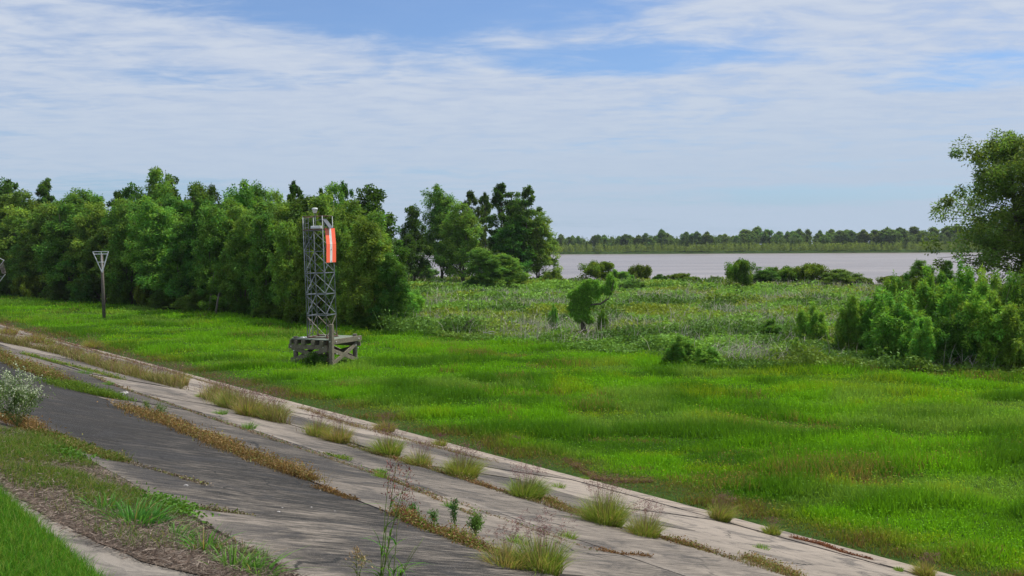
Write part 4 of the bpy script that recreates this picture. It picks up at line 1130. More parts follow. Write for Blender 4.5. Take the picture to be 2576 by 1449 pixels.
# ---------------------------------------------------------------- plants on the revetment
G_TUFT = np.array([0.15, 0.22, 0.03]); TAN = np.array([0.34, 0.27, 0.13]); PURP = np.array([0.20, 0.105, 0.095]); BRT = np.array([0.10, 0.22, 0.03])
def grass_tuft(name, s, t, rad, ht, nb, tan, seeds, label, cat='grass tuft', group=None, width=.006, green=G_TUFT, sp=.85):
    r = np.random.default_rng(int(abs(s * 131 + t * 977)) + 1)
    X, Y = xy(s, t); z = float(surf(X, Y))
    a = r.uniform(0, 6.283, nb); q = np.sqrt(r.uniform(0, 1, nb))
    b0 = np.stack([np.cos(a) * q * rad * .62, np.sin(a) * q * rad * .62, np.zeros(nb)], 1)
    ln = np.stack([np.cos(a), np.sin(a)], 1) * (q * sp * r.uniform(.4, 1.3, nb))[:, None] + r.normal(0, .12, (nb, 2)) + r.normal(0, .16, 2)
    ln[: nb // 6] *= 1.7
    h = ht * 1.15 * r.uniform(.35, 1.0, nb) * (1 - .2 * q)
    dry = (r.random(nb) < tan)[:, None]
    cb = np.where(dry, TAN * .7, green) * r.uniform(.7, 1.25, (nb, 1)); ct = np.where(dry, TAN * 1.1, green * 1.2 + TAN * .25) * r.uniform(.8, 1.2, (nb, 1))
    V, f, C = blades(b0, ln, h, width * r.uniform(.6, 1.4, nb), 3, cb, ct, .35, r)
    o = link(name, mesh_np(name, V, f, C), M_grass); o.location = (X, Y, z - .02)
    if seeds:
        ac = Acc(); ns = seeds
        a = r.uniform(0, 6.283, ns); q = r.uniform(.1, 1, ns)
        b0 = np.stack([np.cos(a) * q * rad * .3, np.sin(a) * q * rad * .3, np.zeros(ns)], 1)
        ln = np.stack([np.cos(a), np.sin(a)], 1) * (q * .45)[:, None] + np.array([.12, 0])
        hh = ht * r.uniform(1.0, 1.45, ns)
        ac.add(*blades(b0, ln, hh, width * .55, 3, np.tile(TAN * .8, (ns, 1)), np.tile(PURP, (ns, 1)), .15, r))
        lnn = np.clip(np.linalg.norm(ln, axis=1), 0, 1.5)
        tip = b0 + np.stack([ln[:, 0] * hh, ln[:, 1] * hh, hh * (1 - .15 * lnn)], 1)
        k = 9; idx = np.repeat(np.arange(ns), k)
        back = r.uniform(0, .22, (len(idx), 1)) * ht
        P = tip[idx] - np.stack([ln[idx, 0], ln[idx, 1], np.ones(len(idx))], 1) * back * .9
        A = r.normal(size=P.shape) * np.array([1, 1, .5]) + np.array([0, 0, .5])
        ac.add(*leaves(P, A, .035 + .03 * r.random(len(idx)), .004 + width * .4, jit(PURP, len(idx), .35, .15, r), r))
        link('seed_heads', ac.mesh('seed_heads'), M_dry, o)
    tag(o, label, cat, group)
    return o
gi = 'clumps of seeding bunchgrass on the concrete'
TUFTS = [ # photo foot x, y, radius m, height m, blades, dry share, seed stalks, label
 (20, 842, .9, .75, 500, .5, 60, 'seeding grass clump on the concrete at the far left edge, beside the toe strip'),
 (85, 862, .9, .75, 500, .55, 60, 'tan grass clump on the joint, second from the left edge'),
 (120, 868, .6, .6, 320, .3, 40, 'small green clump in the far tan row near the left edge'),
 (150, 880, .7, .6, 360, .6, 60, 'tan clump before the greener small one of the far row'),
 (185, 893, .7, .6, 360, .6, 50, 'dry clump midway along the far tan row'),
 (232, 877, .8, .95, 650, .5, 60, 'tall olive clump growing at the toe, left of the marker pole'),
 (232, 905, .45, .55, 320, .2, 25, 'greener upright clump right below the tall olive one'),
 (280, 925, .55, .6, 320, .6, 40, 'dry yellow clump between the two greener ones of the joint row'),
 (320, 938, .6, .7, 400, .75, 50, 'pale straw clump right of the green patch of short grass'),
 (418, 958, .4, .45, 380, .1, 8, 'small dense green tuft in the straw-coloured row'),
 (352, 950, .6, .6, 380, .7, 60, 'straw clump left of the small dense green tuft'),
 (446, 970, .7, .75, 520, .6, 90, 'yellow clump at the right end of the first long row of seeding grass'),
 (395, 962, .6, .6, 440, .65, 70, 'straw clump left of the yellow one ending the first long row'),
 (540, 1008, .55, .75, 480, .45, 60, 'first clump of the row with purple heads below the tower'),
 (580, 1025, .6, .8, 520, .5, 80, 'second clump of the purple-headed row below the tower'),
 (628, 1045, .6, .75, 520, .55, 90, 'middle clump of the purple-headed row below the tower'),
 (686, 1058, .6, .75, 620, .45, 90, 'last and fullest clump of the purple-headed row below the tower'),
 (800, 1098, .45, .6, 380, .5, 60, 'left clump of the pair right of the purple-headed row'),
 (850, 1112, .5, .6, 460, .45, 60, 'right clump of the pair right of the purple-headed row'),
 (975, 1146, .5, .62, 700, .25, 60, 'green clump left of the round dense clump in the centre foreground'),
 (1055, 1172, .45, .5, 360, .45, 50, 'low straggly clump squeezed between two bigger green clumps'),
 (1162, 1202, .55, .62, 1000, .12, 90, 'round dense green clump in the middle of the concrete'),
 (1325, 1254, .52, .58, 900, .15, 80, 'round green clump right of the densest one'),
 (1520, 1318, .56, .72, 1000, .22, 110, 'tallest green clump right of centre with purple heads'),
 (1620, 1348, .42, .5, 560, .35, 60, 'low yellowish clump leaning out right of the tallest one'),
 (1812, 1308, .42, .6, 560, .35, 70, 'upright clump beside the toe in the right half'),
 (1942, 1342, .32, .32, 420, .15, 30, 'small green tuft by the toe right of the upright clump'),
 (2325, 1446, .32, .42, 420, .3, 40, 'tuft at the toe near the bottom right corner'),
 (968, 1085, .6, .55, 420, .5, 60, 'brownish clump growing near the toe above the green centre clumps'),
 (1105, 1120, .4, .35, 260, .4, 40, 'thin clump on the toe slab above the round dense clump'),
 (1355, 1436, .42, .52, 800, .25, 60, 'big ragged clump at the bottom edge of the photograph'),
 (1270, 1425, .35, .36, 420, .6, 26, 'low dry clump left of the ragged one at the bottom edge'),
 (1300, 1150, .4, .3, 260, .4, 30, 'thin short clump on the toe slab right of the dense clump'),
]
for (x, y, rd_, ht, nb, tn, sd_, lb) in TUFTS:
    s, t = onslope(x, y)
    dist = math.hypot(*xy(s, t))
    grass_tuft('grass_tuft', s, t, rd_, ht, int(nb * 1.5), tn, sd_, lb, group=gi, width=.004 + dist * .00022)
LOWT = [(210, 940, .5, .15), (555, 1040, .3, .15), (625, 1078, .28, .2), (270, 965, .3, .1), (955, 1188, .22, .1), (1235, 1420, .0, .1), (1425, 1350, .22, .12), (500, 998, .25, .12),
        (955, 1200, .2, .12), (1300, 1365, .25, .14), (1130, 1275, .2, .1), (1860, 1400, .0, .1), (1915, 1380, .25, .08), (2260, 1432, .15, .07), (860, 1155, .35, .08), (540, 1010, .2, .1), (1405, 1225, .3, .12), (1470, 1205, .25, .12)]
for i, (x, y, rd_, ht) in enumerate(LOWT):
    if rd_ == 0: continue
    s, t = onslope(x, y)
    grass_tuft('small_grass_tuft', s, t, rd_, ht + .05, 180, .05, 0, 'tiny fresh green grass tuft growing from the bare concrete', 'grass tuft', 'tiny green tufts on the concrete', width=.010, green=BRT, sp=1.0)

def strip(name, pts, width, dens, ht, cols, label, cat, kind='stuff', leafy=.5, seed=1, bl_w=.006, lumps=.5, stems=0):
    """weeds along a joint: pts are photo positions on the slope"""
    r = np.random.default_rng(seed); q = [onslope(*p_) for p_ in pts]; a = Acc()
    for i in range(len(q) - 1):
        (s0, t0), (s1, t1) = q[i], q[i + 1]; L = math.hypot(s1 - s0, t1 - t0); w0, w1 = width if isinstance(width, tuple) else (width, width)
        n = int(L * dens); f = r.uniform(0, 1, n); w = w0 + (w1 - w0) * ((i + f) / (len(q) - 1))
        s = s0 + (s1 - s0) * f + r.normal(0, .05, n); t = t0 + (t1 - t0) * f + r.normal(0, 1, n) * w * .38 * (.55 + .9 * vnoise(s * 1.4, s * 0, seed))
        X, Y = xy(s, t); Z = surf(X, Y)
        lump = sstep(.3, .75, vnoise(X * 1.7, Y * 1.7, seed + 5)); hh = ht * (1 - lumps + lumps * lump * 1.6) * r.uniform(.4, 1.1, n)
        dist = np.hypot(X, Y)
        c = .9 * np.array(cols)[r.integers(0, len(cols), n)] * r.uniform(.7, 1.3, (n, 1)) * (.85 + .3 * lump[:, None])
        k = r.random(n) < leafy; m = int(k.sum())
        P = np.stack([X[k], Y[k], Z[k] + hh[k] * r.uniform(0, 1, m)], 1)
        a.add(*leaves(P, r.normal(size=(m, 3)) * np.array([1, 1, .6]), (.022 + .0011 * dist[k]) * r.uniform(.6, 1.4, m), (.012 + .0006 * dist[k]), c[k], r))
        k = ~k; m = int(k.sum())
        a.add(*blades(np.stack([X[k], Y[k], Z[k]], 1), r.normal(0, .55, (m, 2)), hh[k], (bl_w + .00018 * dist[k]), 2, c[k] * .8, c[k] * 1.1, .4, r))
    o = link(name, a.mesh(name), M_weed); tag(o, label, cat, kind=kind); return o
BR = [(.24, .13, .06), (.17, .09, .045), (.30, .18, .08), (.20, .15, .07)]
YGc = [(.17, .20, .04), (.24, .24, .07), (.11, .17, .03), (.28, .22, .10)]
GRc = [(.09, .21, .02), (.07, .16, .02), (.14, .24, .03)]
LIT = [(.22, .175, .14), (.31, .26, .21), (.11, .08, .06), (.17, .13, .10)]
strip('joint_weeds', [(-60, 872), (0, 900), (60, 925), (150, 960)], .8, 900, .28, BR[:2] + YGc, 'brown and olive weeds along the upper joint at the left edge', 'weeds', seed=2)
strip('joint_weeds', [(330, 1030), (430, 1068), (520, 1105), (620, 1145), (700, 1180), (790, 1212)], (.6, .5), 1500, .20, BR + BR + YGc[1:2], 'long mat of rusty brown weeds along the upper joint', 'weeds', seed=3, leafy=.6)
strip('joint_weeds', [(805, 1228), (850, 1243), (890, 1256)], .22, 1200, .10, BR, 'short rusty weed patch right of the long brown mat', 'weeds', seed=4)
strip('joint_weeds', [(1000, 1292), (1060, 1322), (1130, 1350), (1200, 1380), (1262, 1402), (1300, 1412)], (.36, .26), 2400, .17, BR + YGc + GRc[:1], 'tangled olive and brown weed mat in the lower centre', 'weeds', seed=5, leafy=.6)
strip('short_grass', [(172, 972), (215, 986), (275, 1004)], .75, 2600, .20, GRc + GRc + YGc[2:3], 'patch of short bright green grass on the upper joint', 'grass', seed=6, leafy=.15)
strip('joint_weeds', [(-30, 1040), (40, 1062), (110, 1088)], .5, 1300, .16, BR, 'reddish dry weeds under the white-flowering plant', 'weeds', seed=7)
strip('short_grass', [(100, 1085), (160, 1105), (230, 1132), (300, 1158)], (.45, .30), 2600, .17, YGc + GRc[:1], 'yellow-green grass patch along the third joint at the left', 'grass', seed=8, leafy=.15)
strip('joint_weeds', [(1180, 1212), (1230, 1228), (1290, 1244)], .18, 700, .08, BR, 'thin brown weeds in the joint between two round clumps', 'weeds', seed=9)
strip('joint_weeds', [(1370, 1258), (1420, 1280), (1480, 1300)], .3, 900, .12, BR[:2] + YGc[:1], 'brown low weeds left of the tallest clump', 'weeds', seed=10)
strip('joint_weeds', [(1650, 1350), (1720, 1372), (1800, 1392)], .28, 1000, .12, BR + YGc[:2], 'rusty weeds along the joint right of the low yellowish clump', 'weeds', seed=11)
strip('joint_weeds', [(1510, 1382), (1560, 1390), (1630, 1396)], .16, 1100, .06, BR, 'flat rust-coloured weed streak on the lower concrete', 'weeds', seed=12)
strip('joint_weeds', [(1875, 1405), (1940, 1430), (2010, 1455)], .30, 1000, .14, BR + YGc[:2], 'brown weeds at the bottom edge in the right half', 'weeds', seed=13)
strip('joint_weeds', [(1990, 1352), (2060, 1368), (2120, 1388), (2190, 1405)], .14, 900, .07, BR[:2], 'dark thin weed line along the toe slab joint', 'weeds', seed=14)
strip('joint_weeds', [(1420, 1182), (1500, 1210), (1580, 1228), (1640, 1240)], .25, 700, .14, [(.17, .10, .08), (.2, .15, .08)] + YGc[:1], 'purple-brown seeding weeds on the toe slab', 'weeds', seed=15)
strip('joint_weeds', [(0, 816), (120, 850), (260, 890), (420, 932), (600, 987)], .4, 60, .2, [(.22, .15, .10), (.26, .2, .1)] + YGc[1:2], 'thin tan seeding grass scattered along the toe slab at the left', 'weeds', seed=16, leafy=.3)
strip('joint_weeds', [(760, 1030), (900, 1075), (1060, 1115), (1230, 1160)], .6, 200, .16, [(.2, .12, .09), (.26, .2, .1)] + YGc[1:2], 'sparse purple-brown weeds on the toe slab below the tower', 'weeds', seed=17, leafy=.3)
SG = [(.34, .27, .13), (.26, .24, .08), (.16, .21, .04), (.22, .13, .10)]
strip('seeding_grass', [(-60, 842), (60, 872), (180, 899), (320, 944), (450, 979)], (.8, .6), 280, .55, SG, 'long row of tan seeding grass along the far joint', 'grass', seed=31, leafy=.12, lumps=.7, bl_w=.008)
strip('seeding_grass', [(530, 1003), (600, 1030), (710, 1066)], (.7, .6), 420, .60, SG, 'tan seeding grass filling the purple-headed row below the tower', 'grass', seed=32, leafy=.12, lumps=.7)
PU = [(.20, .11, .10), (.26, .15, .12), (.16, .09, .08)]
strip('seed_haze', [(-40, 842), (60, 868), (180, 895), (320, 940), (450, 974)], (.8, .7), 90, .85, PU, 'purple-brown seed heads floating over the long tan grass row', 'seed heads', seed=34, leafy=1, lumps=.3)
strip('seed_haze', [(530, 1000), (600, 1024), (710, 1056)], (.7, .6), 220, .85, PU, 'purple seed heads over the grass row below the tower', 'seed heads', seed=35, leafy=1, lumps=.3)
strip('seeding_grass', [(780, 1090), (880, 1120)], .5, 300, .4, SG, 'thin tan seeding grass around the pair of clumps', 'grass', seed=33, leafy=.12, lumps=.7)
strip('joint_weeds', [(880, 1122), (1050, 1172), (1250, 1235), (1500, 1312), (1700, 1366), (1990, 1455)], .22, 330, .13, [(.2, .12, .07), (.28, .2, .09), (.15, .18, .05)], 'thin dry weeds joining the round clumps along the joint', 'weeds', seed=36, leafy=.4)
strip('joint_weeds', [(940, 1190), (1060, 1240), (1200, 1300)], .12, 260, .08, [(.2, .12, .07), (.28, .2, .09), (.15, .18, .05)], 'sparse dry weeds in the crack above the olive mat', 'weeds', seed=37, leafy=.5)
strip('joint_weeds', [(230, 946), (350, 990), (600, 1076), (900, 1179), (1200, 1282), (1500, 1385)], .12, 200, .07, LIT[:2] + [(.2, .12, .07), (.12, .2, .05)], 'sparse litter and sprouts along the middle joint', 'weeds', seed=38, leafy=.5)
strip('joint_weeds', [(60, 890), (150, 915), (300, 955)], .3, 400, .14, YGc + GRc, 'sparse green weeds between the two far rows', 'weeds', seed=18, leafy=.3)
strip('joint_weeds', [(820, 1142), (870, 1156)], .18, 900, .08, YGc[:1] + GRc, 'flat fresh green weed streak in the middle of the concrete', 'weeds', seed=19)
strip('joint_weeds', [(300, 1155), (420, 1190), (520, 1222)], .10, 500, .05, LIT + YGc[:1], 'crumbly weed debris tapering along the third joint', 'debris', seed=20)
strip('joint_weeds', [(450, 1276), (520, 1281), (600, 1294), (640, 1300)], .10, 2200, .05, LIT + YGc[:1], 'litter gathered on the dark cross joint', 'debris', seed=21)

# --- the litter strip and grasses near the crest
def crest_strip():
    r = np.random.default_rng(4)
    q = [onslope(*p_) for p_ in [(-200, 1020), (0, 1083), (100, 1105), (190, 1155), (300, 1220), (400, 1282), (520, 1335), (620, 1385), (700, 1432), (780, 1480), (900, 1560), (1100, 1700)]]
    ql = [onslope(*p_) for p_ in [(-200, 1100), (0, 1218), (80, 1268), (150, 1310), (250, 1362), (350, 1402), (450, 1428), (540, 1450), (640, 1480), (760, 1530), (900, 1600), (1100, 1740)]]
    su = np.array([a_[0] for a_ in q])[::-1]; tu = np.array([a_[1] for a_ in q])[::-1]; sl = np.array([a_[0] for a_ in ql])[::-1]; tl = np.array([a_[1] for a_ in ql])[::-1]
    S = np.linspace(-6, 16, 260); T0 = np.minimum(np.interp(S, su, tu), 18.93 + .35 * sstep(1, 5, S)) + .06 * (vnoise(S * 4, S * 0, 3) - .5); T1 = np.minimum(np.interp(S, sl, tl), 20.6) + .12 * (vnoise(S * 5, S * 0, 7) - .5)
    k = 14; W = np.linspace(0, 1, k)
    SS = np.repeat(S[:, None], k, 1); TT = T0[:, None] + (T1 - T0)[:, None] * W
    X, Y = xy(SS, TT); Z = slab_z(SS, TT) + .045 * np.sin(W * math.pi) ** .5 * (.5 + .8 * fbm(SS * 2, TT * 2, 33, 3)) - .012
    V = np.stack([X, Y, Z], -1).reshape(-1, 3)
    i, j = np.meshgrid(np.arange(len(S) - 1), np.arange(k - 1), indexing='ij')
    f = np.stack([i * k + j, (i + 1) * k + j, (i + 1) * k + j + 1, i * k + j + 1], -1).reshape(-1, 4)
    tag(link('soil_strip', mesh_np('soil_strip', V, f, None, True), M_soil), kind='structure')
    def pts(n, w0=0, w1=1, s0=-5, s1=16, p=1.0):
        s = s0 + (s1 - s0) * r.uniform(0, 1, n) ** p; w = r.uniform(w0, w1, n)
        a0 = np.interp(s, su, tu); a1 = np.minimum(np.interp(s, sl, tl), 20.6); t = a0 + (a1 - a0) * w
        X, Y = xy(s, t); return s, w, X, Y, slab_z(s, t) + .02
    a = Acc()
    s, w, X, Y, Z = pts(60000, -.06, 1.08, p=1.3); n = len(s)
    c = np.array(LIT)[r.integers(0, 4, n)] * r.uniform(.6, 1.3, (n, 1)); A = r.normal(size=(n, 3)) * np.array([1, 1, .28])
    a.add(*leaves(np.stack([X, Y, Z + r.exponential(.015, n)], 1), A, r.uniform(.03, .13, n), .006, c, r))
    tag(link('dead_straw', a.mesh('dead_straw'), M_dry), 'dead grey-brown straw and leaf litter heaped along the crest', 'litter', kind='stuff')
    a = Acc()
    # green growth along the upper-slope side of the strip (short grass), thinning to the right
    s, w, X, Y, Z = pts(150000, -.08, .95, -3.5, 16, 1.15); n = len(s)
    g = fbm(X * 1.3, Y * 1.3, 77, 3); dens = np.clip(1.6 - w * 1.45, 0, 1) * sstep(.28, .52, g) * np.clip((s + 3.2) / 3.5, .2, 1)
    k_ = r.random(n) < dens + .03; X, Y, Z, g, w = X[k_], Y[k_], Z[k_], g[k_], w[k_]; n = len(X)
    c = np.array([(.085, .19, .02), (.15, .21, .035), (.24, .22, .09), (.07, .16, .02)])[r.integers(0, 4, n)] * r.uniform(.7, 1.3, (n, 1))
    a.add(*blades(np.stack([X, Y, Z], 1), r.normal(0, .5, (n, 2)), r.uniform(.03, .13, n) * (.6 + g), .006, 2, c * .8, c * 1.1, .4, r))
    tag(link('verge_grass', a.mesh('verge_grass'), M_grass), 'short patchy grass growing on the litter along the crest', 'grass', kind='stuff')
    # lawn of the levee crown
    n = 170000
    S2 = r.uniform(-7, 9, n); T2 = TSH - .05 + r.exponential(1.0, n) + .06 * (vnoise(S2 * 5, S2 * 0, 4) - .5)
    X, Y = xy(S2, T2); k_ = (T2 < 24.5); X, Y, T2, S2 = X[k_], Y[k_], T2[k_], S2[k_]; n = len(X); Z = ground_z(X, Y) - .02
    c = np.array([(.09, .25, .018), (.12, .28, .025), (.06, .18, .015), (.20, .28, .05)])[r.integers(0, 4, n)] * r.uniform(.7, 1.3, (n, 1))
    b0 = np.stack([X, Y, Z], 1)
    V, f, C = blades(b0, r.normal(0, .45, (n, 2)), r.uniform(.06, .17, n), .0055, 2, c * .75, c * 1.1, .35, r)
    tag(link('crown_lawn', mesh_np('crown_lawn', V, f, C), M_grass), 'lush green lawn grass in the bottom left corner on the levee crown', 'grass', kind='stuff')
crest_strip()
JG = [ # wide-bladed green clumps in the litter
 (250, 1283, .25, .20, 90, 'wide-bladed bright green grass clump, leftmost in the crest litter'),
 (330, 1318, .32, .27, 150, 'largest wide-bladed bright green clump in the crest litter'),
 (385, 1315, .22, .20, 90, 'wide-bladed clump just right of the largest one in the litter'),
 (440, 1352, .22, .16, 70, 'small wide-bladed clump left of the arching ones in the litter'),
 (510, 1385, .22, .26, 60, 'arching wide-bladed clump between the largest and the bottom one'),
 (590, 1432, .26, .25, 90, 'arching wide-bladed clump near the bottom edge'),
 (640, 1446, .24, .24, 80, 'rightmost wide-bladed clump at the bottom edge of the litter'),
]
for (x, y, rd_, ht, nb, lb) in JG:
    s, t = onslope(x, y)
    grass_tuft('wide_grass_clump', s, t, rd_ * 1.1, ht * 1.2, int(nb * 1.4), .05, 0, lb, 'grass clump', 'wide-bladed grass clumps in the crest litter', width=.015, green=np.array([.055, .20, .03]), sp=1.35)
for (x, y, lb) in [(165, 1150, 'low broad-leaved green weed patch left of the crest grass edge'), (430, 1283, 'low broad-leaved green weed patch at the dark cross joint')]:
    s, t = onslope(x, y); r = np.random.default_rng(int(x)); n = 900
    X, Y = xy(s + r.normal(0, .28, n), t + r.normal(0, .12, n)); P = np.stack([X, Y, surf(X, Y) + r.uniform(.02, .12, n)], 1)
    V, f, C = leaves(P, r.normal(size=(n, 3)) * np.array([1, 1, .4]), r.uniform(.03, .06, n), .03, jit((.07, .19, .025), n, .3, .1, r), r)
    tag(link('leafy_weed', mesh_np('leafy_weed', V, f, C), M_weed), lb, 'weed')

# --- tall seeding grass stalks, herbs and the white-flowering plant
def stalk_plant(name, x, y, tops, label, cat, colr, leafn=6, head=True, lw=.02, headc=(.20, .075, .055)):
    """tops: list of (dx px, top y) of the stalks above foot (x, y)"""
    s, t = onslope(x, y); X, Y = xy(s, t); z = float(surf(X, Y)); r = np.random.default_rng(int(x + y))
    o = empty(name, (X, Y, z)); dist = math.hypot(X, Y); m = math.sqrt(X * X + Y * Y) / F
    right = Vector((Y, -X, 0)).normalized()
    for (dx_, ty) in tops:
        h = (y - ty) * m * 1.02; w = dx_ * m
        tb = MB(); pts_ = []
        for i in range(7):
            f = i / 6; pts_.append(Vector((0, 0, h * f)) + right * (w * f ** 1.4) + Vector((r.normal(0, .004), r.normal(0, .004), 0)))
        tb.tube([tuple(p_) for p_ in pts_], [.006 - .004 * i / 6 for i in range(7)], 5)
        st_ = tb.build('stalk', M_stalk, o, True)
        if leafn:
            n = leafn; k = r.uniform(.05, .75, n); base = np.array([tuple(pts_[int(q_ * 6)]) for q_ in k])
            a = r.uniform(0, 6.28, n); ln = np.stack([np.cos(a), np.sin(a)], 1) * r.uniform(.7, 1.3, (n, 1))
            c = jit(colr, n, .2, .1, r)
            V, f, C = blades(base, ln, r.uniform(.16, .34, n), lw, 5, c, c * 1.1, .55, r)
            link('leaf', mesh_np('leaf', V, f, C), M_grass, st_)
        if head:
            n = 95; f = r.uniform(0, 1, n); hl = min(.30, h * .28)
            tip = np.array(tuple(pts_[-1])); P = tip + np.stack([r.normal(0, .035, n) * (1.1 - f), r.normal(0, .035, n) * (1.1 - f), -hl + f * hl * 1.15], 1)
            P[:, :2] += r.normal(0, .012, (n, 2))
            V, ff, C = leaves(P, r.normal(size=(n, 3)) * .7 + np.array([0, 0, .4]), .035, .008, jit(headc, n, .35, .15, r), r)
            link('seed_head', mesh_np('seed_head', V, ff, C), M_dry, st_)
    tag(o, label, cat); return o
M_stalk = metal_mat('green_stalk', (.13, .19, .04), (.22, .22, .07), .6, 0)
stalk_plant('tall_grass_plant', 955, 1500, [(48, 1158), (30, 1172), (75, 1185), (60, 1245)], 'tall grass with red-brown seed heads rising in the centre foreground', 'grass', (.10, .20, .03), 6, True, .016)
stalk_plant('tall_grass_plant', 985, 1515, [(22, 1290), (-20, 1330), (60, 1370), (80, 1350)], 'leafy arching green grass beneath the tall red-headed stalks', 'grass', (.09, .22, .03), 6, False, .018)
stalk_plant('tall_grass_plant', 900, 1470, [(-4, 1378), (14, 1400)], 'short yellow seeding stalk left of the tall red-headed grass', 'grass', (.16, .18, .05), 3, True, .01, (.32, .24, .12))
def herb(x, y, ytop, wpx, label, colr=(.09, .19, .045), dens=700, flowers=0):
    s, t = onslope(x, y); X, Y = xy(s, t); z = float(surf(X, Y)); r = np.random.default_rng(int(x * 3 + y)); m = math.hypot(X, Y) / F
    h = (y - ytop) * m; w = wpx * m / 2; o = empty('flowering_weed' if flowers else 'leafy_herb', (X, Y, z)); tb = MB(); tips = []
    ns = 3 + int(wpx / 9)
    for i in range(ns):
        a = r.uniform(0, 6.28); q = r.uniform(.1, 1); e = Vector((math.cos(a) * w * q, math.sin(a) * w * q, h * r.uniform(.6, 1) * (1 - .35 * q)))
        tb.tube([(0, 0, 0), tuple(e * .5 + Vector((0, 0, h * .08))), tuple(e)], [.005 + .0, .004, .002], 4, False)
        for k in range(5):
            b = e * r.uniform(.35, .9); e2 = b + Vector((r.normal(0, .22 * w), r.normal(0, .22 * w), abs(r.normal(.12, .1)) * h)); tb.tube([tuple(b), tuple(e2)], [.0035, .0015], 3, False); tips.append((b, e2))
        tips.append((e * .3, e))
    tb.build('stem', M_stalk, o)
    n = dens; i = r.integers(0, len(tips), n); f = r.uniform(0, 1, (n, 1))
    P = np.array([tuple(tips[k][0]) for k in i]) * (1 - f) + np.array([tuple(tips[k][1]) for k in i]) * f + r.normal(0, .02 + .04 * w, (n, 3))
    V, ff, C = leaves(P, r.normal(size=(n, 3)) + np.array([0, 0, .5]), .045, .012, jit(colr, n, .3, .1, r), r); link('foliage', mesh_np('foliage', V, ff, C), M_weed, o)
    if flowers:
        i = r.integers(0, len(tips), flowers); P = np.array([tuple(tips[k][1]) for k in i]) + r.normal(0, .035, (flowers, 3)) + np.array([0, 0, .02])
        P = P[P[:, 2] > h * .25]
        k = 4; Q = np.repeat(P, k, 0); V, ff, C = leaves(Q, r.normal(size=(len(Q), 3)) + np.array([0, 0, .3]), .022, .018, jit((.44, .50, .33), len(Q), .15, .04, r), r)
        link('flowers', mesh_np('flowers', V, ff, C), M_dry, o)
    tag(o, label, 'plant'); return o
herb(45, 1072, 935, 150, 'bushy plant covered in tiny white flowers at the left edge', (.10, .20, .05), 2200, 650)
herb(-10, 1040, 925, 110, 'white-flowering plant half cut off by the left edge', (.10, .20, .05), 1500, 320)
herb(1145, 1330, 1225, 28, 'tall dark-stemmed weed standing in the olive mat', (.05, .12, .03), 260)
herb(1195, 1345, 1280, 62, 'feathery light green weed right of the dark-stemmed one', (.12, .24, .05), 900)
herb(1040, 1300, 1262, 40, 'feathery green weed at the left end of the olive mat', (.10, .21, .05), 420)
herb(1092, 1318, 1272, 26, 'small feathery weed between the left one and the dark-stemmed weed', (.10, .20, .05), 260)
herb(405, 1055, 1008, 56, 'feathery yellow-green weed on the brown mat below the short grass patch', (.15, .21, .06), 380)
herb(372, 1038, 1004, 30, 'smaller feathery weed left of the yellow-green one', (.13, .21, .05), 220)

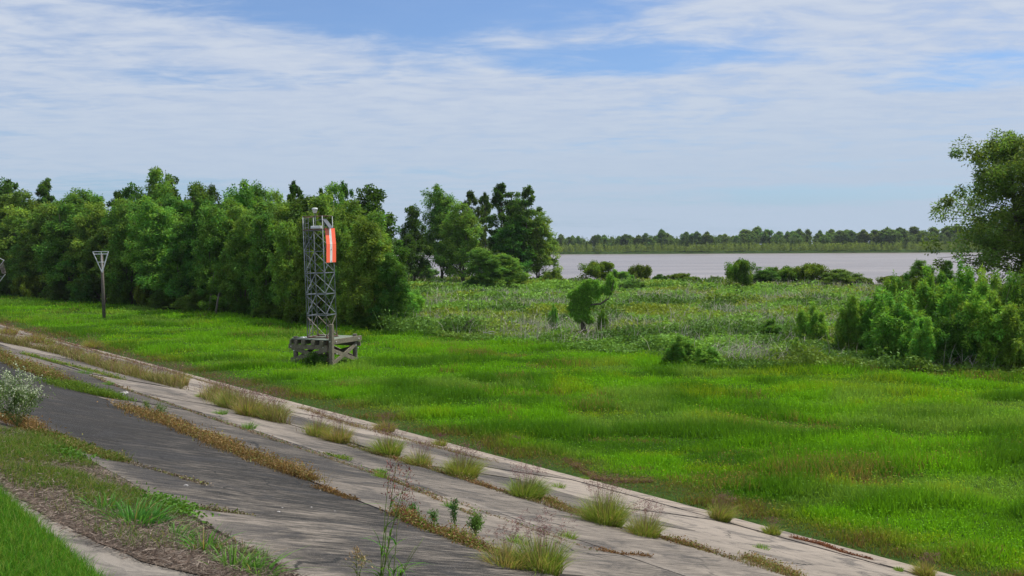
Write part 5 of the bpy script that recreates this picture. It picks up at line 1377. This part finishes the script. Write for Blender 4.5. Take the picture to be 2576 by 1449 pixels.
# --- weeds under the platform, stones, bank hollows
def under_platform():
    r = np.random.default_rng(6); n = 5200
    P = []
    for (a, b, rx, hh, k) in [(1.2, -.25, .9, 1.0, 2600), (.45, -.2, .5, .8, 1300), (1.9, .3, .8, .6, 1300)]:
        c = TB + TQ(a, b, 0); f = r.uniform(0, 1, k)
        P.append(np.stack([c.x + r.normal(0, rx * .45, k) * (1.1 - f * .6), c.y + r.normal(0, .3, k), c.z + f * hh * .9], 1))
    P = np.concatenate(P); n = len(P)
    V, f, C = leaves(P, r.normal(size=(n, 3)), .09, .045, jit((.045, .13, .02), n, .3, .1, r), r)
    tag(link('bramble_bush', mesh_np('bramble_bush', V, f, C), M_weed), 'dark green bramble growing beneath the timber platform', 'bush')
under_platform()
def stone(x, y, sz, label, mat=None):
    s, t = onslope(x, y); X, Y = xy(s, t); r = np.random.default_rng(int(x)); n1, n2 = 8, 12; V = []
    for i in range(n1 + 1):
        ph = math.pi * i / n1
        for j in range(n2):
            a = 2 * math.pi * j / n2; k = 1 + .3 * math.sin(a * 2 + ph * 3 + x) * .5 + r.uniform(-.12, .12)
            V.append((X + sz * k * math.sin(ph) * math.cos(a), Y + sz * .7 * k * math.sin(ph) * math.sin(a), float(surf(X, Y)) + sz * .25 + sz * .45 * math.cos(ph) * k))
    f = [(i * n2 + j, (i + 1) * n2 + j, (i + 1) * n2 + (j + 1) % n2, i * n2 + (j + 1) % n2) for i in range(n1) for j in range(n2)]
    tag(link('stone', mesh_np('stone', V, np.array(f)), mat or M_stone), label, 'stone')
stone(313, 1010 - 16, .12, 'pale flat stone lying by the short grass patch')
stone(18, 1226 - 12 - 40 , .05, 'small grey stone on the crest litter at the left edge')
stone(467, 1222, .03, 'white pebble on the dark concrete left of the cross joint')
stone(700, 1288, .022, 'small white pebble on the dark concrete above the tall grass')
for i in range(26):
    x = random.uniform(420, 1250); y = random.uniform(1230, 1430)
    s, t = onslope(x, y)
    if t > 19: continue
    stone(x, y, random.uniform(.008, .016), 'tiny pebble lying on the dark concrete')
    ob = [o for o in col.objects if o.name.startswith('stone')][-1]; ob['group'] = 'tiny pebbles on the concrete'

# ---------------------------------------------------------------- haze over the river plain
def haze():
    mb = MB(); x0, x1, y0, y1, z0, z1 = -13000, 13000, -13000, 13000, -6.2, 31
    V = [(x, y, z) for z in (z0, z1) for (x, y) in ((x0, y0), (x1, y0), (x1, y1), (x0, y1))]
    mb.add(V, [(3, 2, 1, 0), (4, 5, 6, 7), (0, 1, 5, 4), (1, 2, 6, 5), (2, 3, 7, 6), (3, 0, 4, 7)])
    m, b = new_mat('haze')
    v = b.n('ShaderNodeVolumePrincipled'); v.inputs['Color'].default_value = (.80, .88, 1.0, 1); v.inputs['Density'].default_value = 0.00005
    o_ = b.n('ShaderNodeOutputMaterial'); b.link(v.outputs[0], o_.inputs['Volume'])
    tag(mb.build('haze', m), kind='stuff')
haze()
